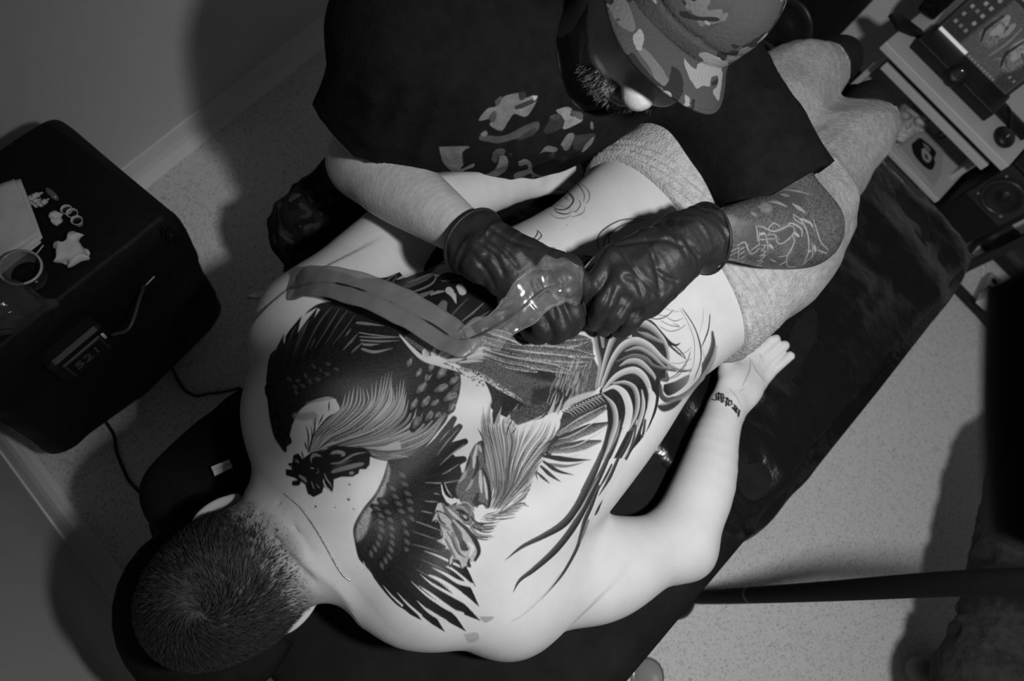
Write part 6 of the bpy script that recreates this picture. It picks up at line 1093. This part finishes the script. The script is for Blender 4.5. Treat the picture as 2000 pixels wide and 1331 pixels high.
tr = at(1772, 48, DZ + .01); props(MB().prism([tuple(at(*p, DZ + .004)[:2]) for p in ((1735, 30), (1752, 30), (1795, 62), (1803, 74), (1782, 70), (1752, 58))], .012, (0, 0, DZ + .001)).build('tray', M_blackplastic), 'flat black tray at the left end of the white desk', 'tray')
bx_ = empty('desk_box', tuple(at(1795, 40, DZ)), 'upright black wrapped box behind the flat tray on the desk', 'box'); bq = at(1793, 36, DZ)
MB().box((bq[0] + .03, bq[1], DZ + .062), (.05, .055, .10), rotz(.3), .006).build('body', M_plastic, bx_); MB().box((bq[0] + .03, bq[1], DZ + .115), (.054, .059, .010), rotz(.3), .003).build('lid', M_plastic, bx_)
# ---------------------------------------------------------------- skull, boxed sign and cables on the lower shelf
sk = at(1780, 234, .342); skull = empty('skull', (sk[0], sk[1], .279), 'small bone coloured skull ornament on the lower desk shelf', 'skull ornament')
fz = unit(np.array([-.80, .05, .60])); upz = unit(np.array([.55, .35, .76])); lf = unit(np.cross(upz, fz)); upz = np.cross(fz, lf); KB = np.stack([fz, lf, upz], 1); kp = lambda f, l, u: sk + fz * f + lf * l + upz * u
S = SDF(sk - .075, sk + .075, .0016); S.ell(kp(-.006, 0, .012), (.042, .034, .034), KB, k=.01); S.ell(kp(.018, 0, -.018), (.022, .024, .022), KB, k=.012); S.ell(kp(.024, 0, -.040), (.014, .016, .010), KB, k=.010)
for s_ in (-1, 1):
    S.ell(kp(.034, s_ * .0145, .002), (.014, .0105, .009), KB, k=.004, op='cut'); S.ell(kp(.024, s_ * .027, -.012), (.012, .006, .006), KB, k=.008); S.ell(kp(.012, s_ * .028, -.028), (.014, .007, .010), KB, k=.004, op='cut')
S.ell(kp(.042, 0, -.013), (.010, .0055, .009), KB, k=.003, op='cut'); S.chain([kp(.030, -.018, .013), kp(.038, 0, .010), kp(.030, .018, .013)], [.004, .005, .004], k=.005)
V, Q = S.mesh(); mesh('cranium', V, Q, mat('aged_bone', .34, .55, .3, var=.45, vscale=55), skull)
for i in range(7): a = (i - 3) * .28; MB().box(kp(.036 * math.cos(a) + .003, .017 * math.sin(a), -.0335), (.004, .0038, .008), KB, .0008).build('tooth', mat('tooth', .5, .4), skull)
for i in range(6): a = (i - 2.5) * .28; MB().box(kp(.035 * math.cos(a) + .002, .016 * math.sin(a), -.0425), (.004, .0036, .007), KB, .0008).build('tooth', mat('tooth', .5, .4), skull)
for ch in skull.children: ch.data.transform(Matrix.Translation(Vector(sk)) @ Matrix.Scale(1.42, 4) @ Matrix.Translation(-Vector(sk)))
MB().box((sk[0], sk[1], .2805), (.05, .045, .003)).build('base', mat('aged_bone', .34), skull)
sg = empty('sign_panel', tuple(at(1795, 312, .29)), 'pale panel with a black brushed oval emblem lying on the lower shelf', 'panel'); zz = .292
MB().prism([tuple(at(*p, zz)[:2]) for p in ((1757, 286), (1778, 268), (1812, 246), (1843, 290), (1838, 342), (1824, 366))], .010, (0, 0, zz - .010)).build('board', mat('pale_board', .40, .5, .3), sg)
def flat(name, pts, z, m, parent, h=.0012): MB().prism([tuple(at(*p, z)[:2]) for p in spline(np.array(pts + pts[:1], float), 5 * len(pts))[:-1]], h, (0, 0, z)).build(name, m, parent)
flat('emblem', [(1780, 282), (1788, 275), (1796, 270), (1806, 276), (1822, 290), (1828, 300), (1824, 310), (1826, 318), (1820, 332), (1808, 328), (1792, 312), (1783, 298)], zz + .0002, mat('emblem_ink', .01, .6), sg); flat('emblem_stroke', [(1800, 292), (1806, 290), (1816, 302), (1819, 310), (1812, 318), (1802, 308)], zz + .0016, mat('pale_board', .4), sg); flat('emblem_mark', [(1806, 300), (1810, 304), (1812, 312), (1807, 308)], zz + .003, mat('emblem_ink', .01), sg); flat('emblem_arc', [(1802, 280), (1812, 286), (1817, 296), (1808, 288)], zz + .0016, mat('grey_plastic', .3), sg)
for a, lab in (([(1828, 264), (1838, 258), (1850, 252)], 'short black cable above the emblem panel, nearer the wall'), ([(1832, 269), (1840, 270), (1850, 264), (1862, 260)], 'short black cable beside the emblem panel, curling under the tray')): props(MB().tube(spline(np.array([at(*p, .30) for p in a]), 14), .0025, 6).build('cable', M_blackplastic, None, True), lab, 'cable', 'cables under the desk')
# ---------------------------------------------------------------- loudspeakers
M_cone = mat('speaker_cone', .012, .5, .4); M_cab = mat('speaker_cabinet', .006, .6, .3, var=.3, vscale=20)
def speaker(x0, x1, y0, y1, h, cones, lab, plate=False, ang=0.):
    s = empty('loudspeaker', ((x0 + x1) / 2, (y0 + y1) / 2, 0), lab, 'loudspeaker', 'black floor loudspeakers'); MB().box(((x0 + x1) / 2, (y0 + y1) / 2, h / 2), (x1 - x0, y1 - y0, h), None, .006).build('cabinet', M_cab, s)
    for cy, cz, r in cones:
        c = np.array([x0 - (.006 if plate else .001), cy, cz]); Fr = frame((-1, 0, 0), (0, 1, 0)); MB().lathe([(r * 1.08, 0), (r * 1.12, .004), (r * 1.10, .010), (r * 1.0, .012), (r * .95, .006)], c, Fr, 36, False).build('surround', mat('speaker_ring', .03, .35, .5), s, True)
        MB().lathe([(r * .96, .006), (r * .9, .009), (r * .82, .006), (r * .35, .001), (r * .33, .002), (r * .2, .006), (.001, .008)], c, Fr, 36, False).build('cone', M_cone, s, True)
        if plate:
            for k in range(4): a = k * 1.571 + .78; MB().lathe([(.001, .002), (.004, .002), (.004, 0)], c + [0, r * 1.25 * math.cos(a), r * 1.25 * math.sin(a)], Fr, 10).build('screw', M_steel, s)
    if plate: MB().box((x0 - .003, (y0 + y1) / 2, cones[0][1]), (.004, (y1 - y0) * .94, cones[0][2] * 2.9), None, .001).build('baffle', mat('grey_baffle', .022, .4, .4), s)
speaker(1.95, 2.22, -.525, -.385, .52, [(-.452, .435, .050)], 'black loudspeaker with one round cone standing right of the white desk', True)
speaker(1.98, 2.30, .22, .44, .78, [(.33, .30, .085), (.33, .56, .085)], 'tall black loudspeaker with two cones standing beyond the client feet')
# ---------------------------------------------------------------- square tube stand, power strip and plug
st = empty('metal_stand', (2.2, -.8, 0), 'open black square tube stand on the floor right of the loudspeaker', 'stand'); sx0, sx1, sy0, sy1, hh = 2.085, 2.34, -.875, -.628, .62
for x in (sx0, sx1):
    for y in (sy0, sy1): MB().box((x, y, hh / 2), (.026, .026, hh)).build('post', M_blackmetal, st)
for z in (.013, hh - .013):
    for x in (sx0, sx1): MB().box((x, (sy0 + sy1) / 2, z), (.025, sy1 - sy0 - .026, .025)).build('bar', M_blackmetal, st)
    for y in (sy0, sy1): MB().box(((sx0 + sx1) / 2, y, z), (sx1 - sx0 - .026, .025, .025)).build('bar', M_blackmetal, st)
ps = at(1925, 572, .02); pw = empty('power_strip', (ps[0], ps[1], 0), 'pale power strip lying on the floor inside the black stand', 'power strip'); a_ = math.atan2(at(1908, 600, 0)[1] - at(1932, 548, 0)[1], at(1908, 600, 0)[0] - at(1932, 548, 0)[0])
MB().box((ps[0], ps[1], .02), (.15, .05, .038), rotz(a_), .004).build('case', mat('grey_plastic', .3, .4), pw)
for k in (-1, 0, 1): MB().lathe([(.016, 0), (.016, .003), (.013, .003), (.012, -.004), (.001, -.004)], (ps[0] + .042 * k * math.cos(a_), ps[1] + .042 * k * math.sin(a_), .039), None, 16).build('socket', mat('dull_metal', .3), pw)
pl = at(1912, 592, .03); props(MB().box((pl[0], pl[1], .06), (.05, .042, .040), rotz(a_), .006).build('adapter', M_cart_white), 'bright white adapter plugged into the end of the power strip', 'adapter')
for a, lab, m in (([(1880, 480), (1896, 492), (1912, 505), (1922, 530), (1918, 540)], 'pale cable curving down to the power strip, left of two', M_cart_white), ([(1890, 498), (1884, 505), (1888, 522), (1902, 532), (1918, 537), (1924, 520)], 'pale cable looped on the floor behind the power strip', M_cart_white), ([(1918, 530), (1930, 548), (1944, 566)], 'pale cable leading right from the power strip', M_cart_white)): props(MB().tube(spline(np.array([at(*p, .006) for p in a]), 24), .005, 8).build('cable', m, None, True), lab, 'cable', 'cables by the power strip')
# ================================================================== a third person at the right edge
per = empty('person', tuple(at(1835, 1292, 0)), 'person in dark jeans seated at the right edge, one leg in view', 'person')
def onlooker():
    fw = unit(np.array([-.955, -.25, 0])); sd = np.array([-fw[1], fw[0], 0]); up = np.array([0, 0, 1.])          # sd points to their left
    pel = np.array([1.37, -.985, .51]); hip1 = np.array([1.29, -.90, .50]); knee1 = at(1935, 1340, .47); foot1 = at(1850, 1306, .06)
    hip2 = np.array([1.33, -1.10, .50]); knee2 = np.array([.90, -1.26, .47]); foot2 = np.array([1.02, -1.50, .06]); neck = np.array([1.41, -.975, 1.05])
    S = SDF((.60, -1.70, 0), (1.66, -.72, .72), .007); S.ell(pel, (.14, .18, .12), k=.05)
    for h_, k_, f_ in ((hip1, knee1, foot1), (hip2, knee2, foot2)):
        S.chain([h_, h_ * .45 + k_ * .55 + [0, 0, .010], k_], [.112, .102, .084], k=.05, n=8); S.chain([k_, k_ * .5 + f_ * .5, f_ + [0, 0, .05]], [.084, .072, .060], k=.04)
    def folds(x, y, z): P = np.stack(np.broadcast_arrays(x, y, z), -1); return .014 * np.abs(vnoise(P * [1, .6, 1], .05, 95)) + .005 * vnoise(P, .025, 96) - .004
    S.warp(folds); S.cut((0, 0, .03), (0, 0, -1)); V, Q = S.mesh(); mesh('jeans', V, Q, mat('dark_denim', .035, .9, .1, var=.4, vscale=70, bump=.5, bscale=240), per)
    # jacket with sleeves
    S = SDF((1.05, -1.36, .46), (1.68, -.60, 1.16), .008); S.chain([pel + [0, 0, .03], pel * .5 + neck * .5, neck - [0, 0, .10]], [.155, .160, .155], k=.05, u=fw, q=.78)
    sh = [neck + sd * .19 * s_ - [0, 0, .06] for s_ in (1, -1)]; S.chain([sh[0], neck - [0, 0, .04], sh[1]], [.062, .075, .062], k=.06); hands = []
    for s_, q in zip((1, -1), sh):
        el = q + sd * .05 * s_ + fw * .04 - up * .28; wr_ = pel + fw * .14 + sd * .05 * s_ + up * .125; S.chain([q, el, wr_ - fw * .01], [.062, .056, .042], k=.04, n=10); hands.append((el, wr_))
    S.warp(lambda x, y, z: .012 * np.abs(vnoise(np.stack(np.broadcast_arrays(x, y, z), -1), .05, 97)) - .004); V, Q = S.mesh(); mesh('jacket', V, Q, mat('dark_jacket', .02, .9, .1, bump=.3, bscale=200), per)
    # head, neck and hands
    hc = neck + up * .17 + fw * .03; B = np.stack([fw, sd, up], 1); g = lambda f, l, u: hc + fw * f + sd * l + up * u
    S = SDF((1.02, -1.34, .56), (1.62, -.62, 1.40), .005); S.chain([neck - up * .08, neck + up * .07 + fw * .015], [.062, .055], k=.02); S.ell(g(-.012, 0, .02), (.094, .074, .090), B, k=.02); S.ell(g(.030, 0, -.045), (.062, .058, .070), B, k=.03)
    S.chain([g(.082, 0, .01), g(.104, 0, -.022)], [.009, .013], k=.012); S.ell(g(.086, 0, -.058), (.012, .022, .010), B, k=.008)
    for s_ in (-1, 1): S.ell(g(.088, s_ * .032, .010), (.012, .017, .010), B, k=.010, op='cut'); S.ell(g(.074, s_ * .032, .008), (.013, .012, .010), B, k=.004); S.ell(g(-.005, s_ * .077, -.008), (.018, .008, .030), B, k=.006)
    for q, (el, wr_) in zip(sh, hands):
        S.chain([neck - up * .06, q, el, wr_ - unit(wr_ - el) * .03], [.05, .045, .036, .028], k=.02); d = unit(wr_ - el); sd2 = unit(np.cross(up, d)); S.chain([wr_ - d * .03, wr_ + d * .05], [.028, .030], k=.01, u=up, q=.6)
        for k, o_ in enumerate((-.030, -.010, .010, .030)): S.chain([wr_ + d * .05 + sd2 * o_, wr_ + d * .085 + sd2 * o_ * 1.1 - up * .008, wr_ + d * .105 + sd2 * o_ * 1.1 - up * .028], [.010, .009, .008], k=.004)
        S.chain([wr_ + d * .01 + sd2 * .03, wr_ + d * .045 + sd2 * .055], [.012, .009], k=.006)
    V, Q = S.mesh(); o = mesh('body', V, Q, M_skin2, per); set_attr(o, 'ink', np.ones(len(V)))
    S = SDF(hc - .16, hc + .18, .005); S.ell(g(-.020, 0, .032), (.096, .080, .090), B, k=.01); S.cut(g(.050, 0, .03), hf * 0 + fw * .9 - up * .45); S.cut(g(0, 0, -.05), -up); V, Q = S.mesh(); mesh('hair', V, Q, mat('dark_hair_cap', .02, .7, .2, bump=.6, bscale=120), per)
    for f_ in (foot1, foot2):
        d = unit(np.array([-.80, .60, 0]) if f_ is foot1 else fw); T = SDF(f_ - .22, f_ + .22, .005); T.chain([f_ - d * .03 + [0, 0, -.012], f_ + d * .07 + [0, 0, -.020]], [.042, .036], k=.02); T.cut((0, 0, .003), (0, 0, -1)); V, Q = T.mesh(); mesh('shoe', V, Q, mat('pale_shoe', .16, .6, .3), per)
onlooker()
st2 = empty('stool', (1.74, -1.20, 0), 'round black pedestal stool under the person at the right edge', 'stool')
MB().lathe([(.001, .34), (.19, .34), (.205, .355), (.205, .385), (.19, .40), (.001, .405)], (1.56, -1.06, 0), n=32).build('seat', M_blackplastic, st2, True); MB().lathe([(.001, .03), (.03, .03), (.024, .05), (.024, .34), (.001, .34)], (1.74, -1.20, 0), n=16).build('column', M_blackmetal, st2, True); MB().lathe([(.001, 0), (.10, 0), (.102, .008), (.09, .02), (.03, .03), (.001, .03)], (1.74, -1.20, 0), n=32).build('base', M_blackmetal, st2, True)
# small round foot of a stand at the lower edge
ft = at(1268, 1322, .02); rf = empty('floor_disc', (ft[0], ft[1], 0), 'small round grey disc with a pale rim on the floor at the lower edge', 'disc'); MB().lathe([(.001, 0), (.042, 0), (.042, .010), (.038, .014), (.036, .010), (.001, .010)], (ft[0], ft[1], 0), None, 28).build('plate', mat('grey_plastic', .3), rf, True); MB().lathe([(.036, .0105), (.0425, .011), (.041, .016), (.037, .016)], (ft[0], ft[1], 0), None, 28, False).build('rim', M_steel, rf, True)
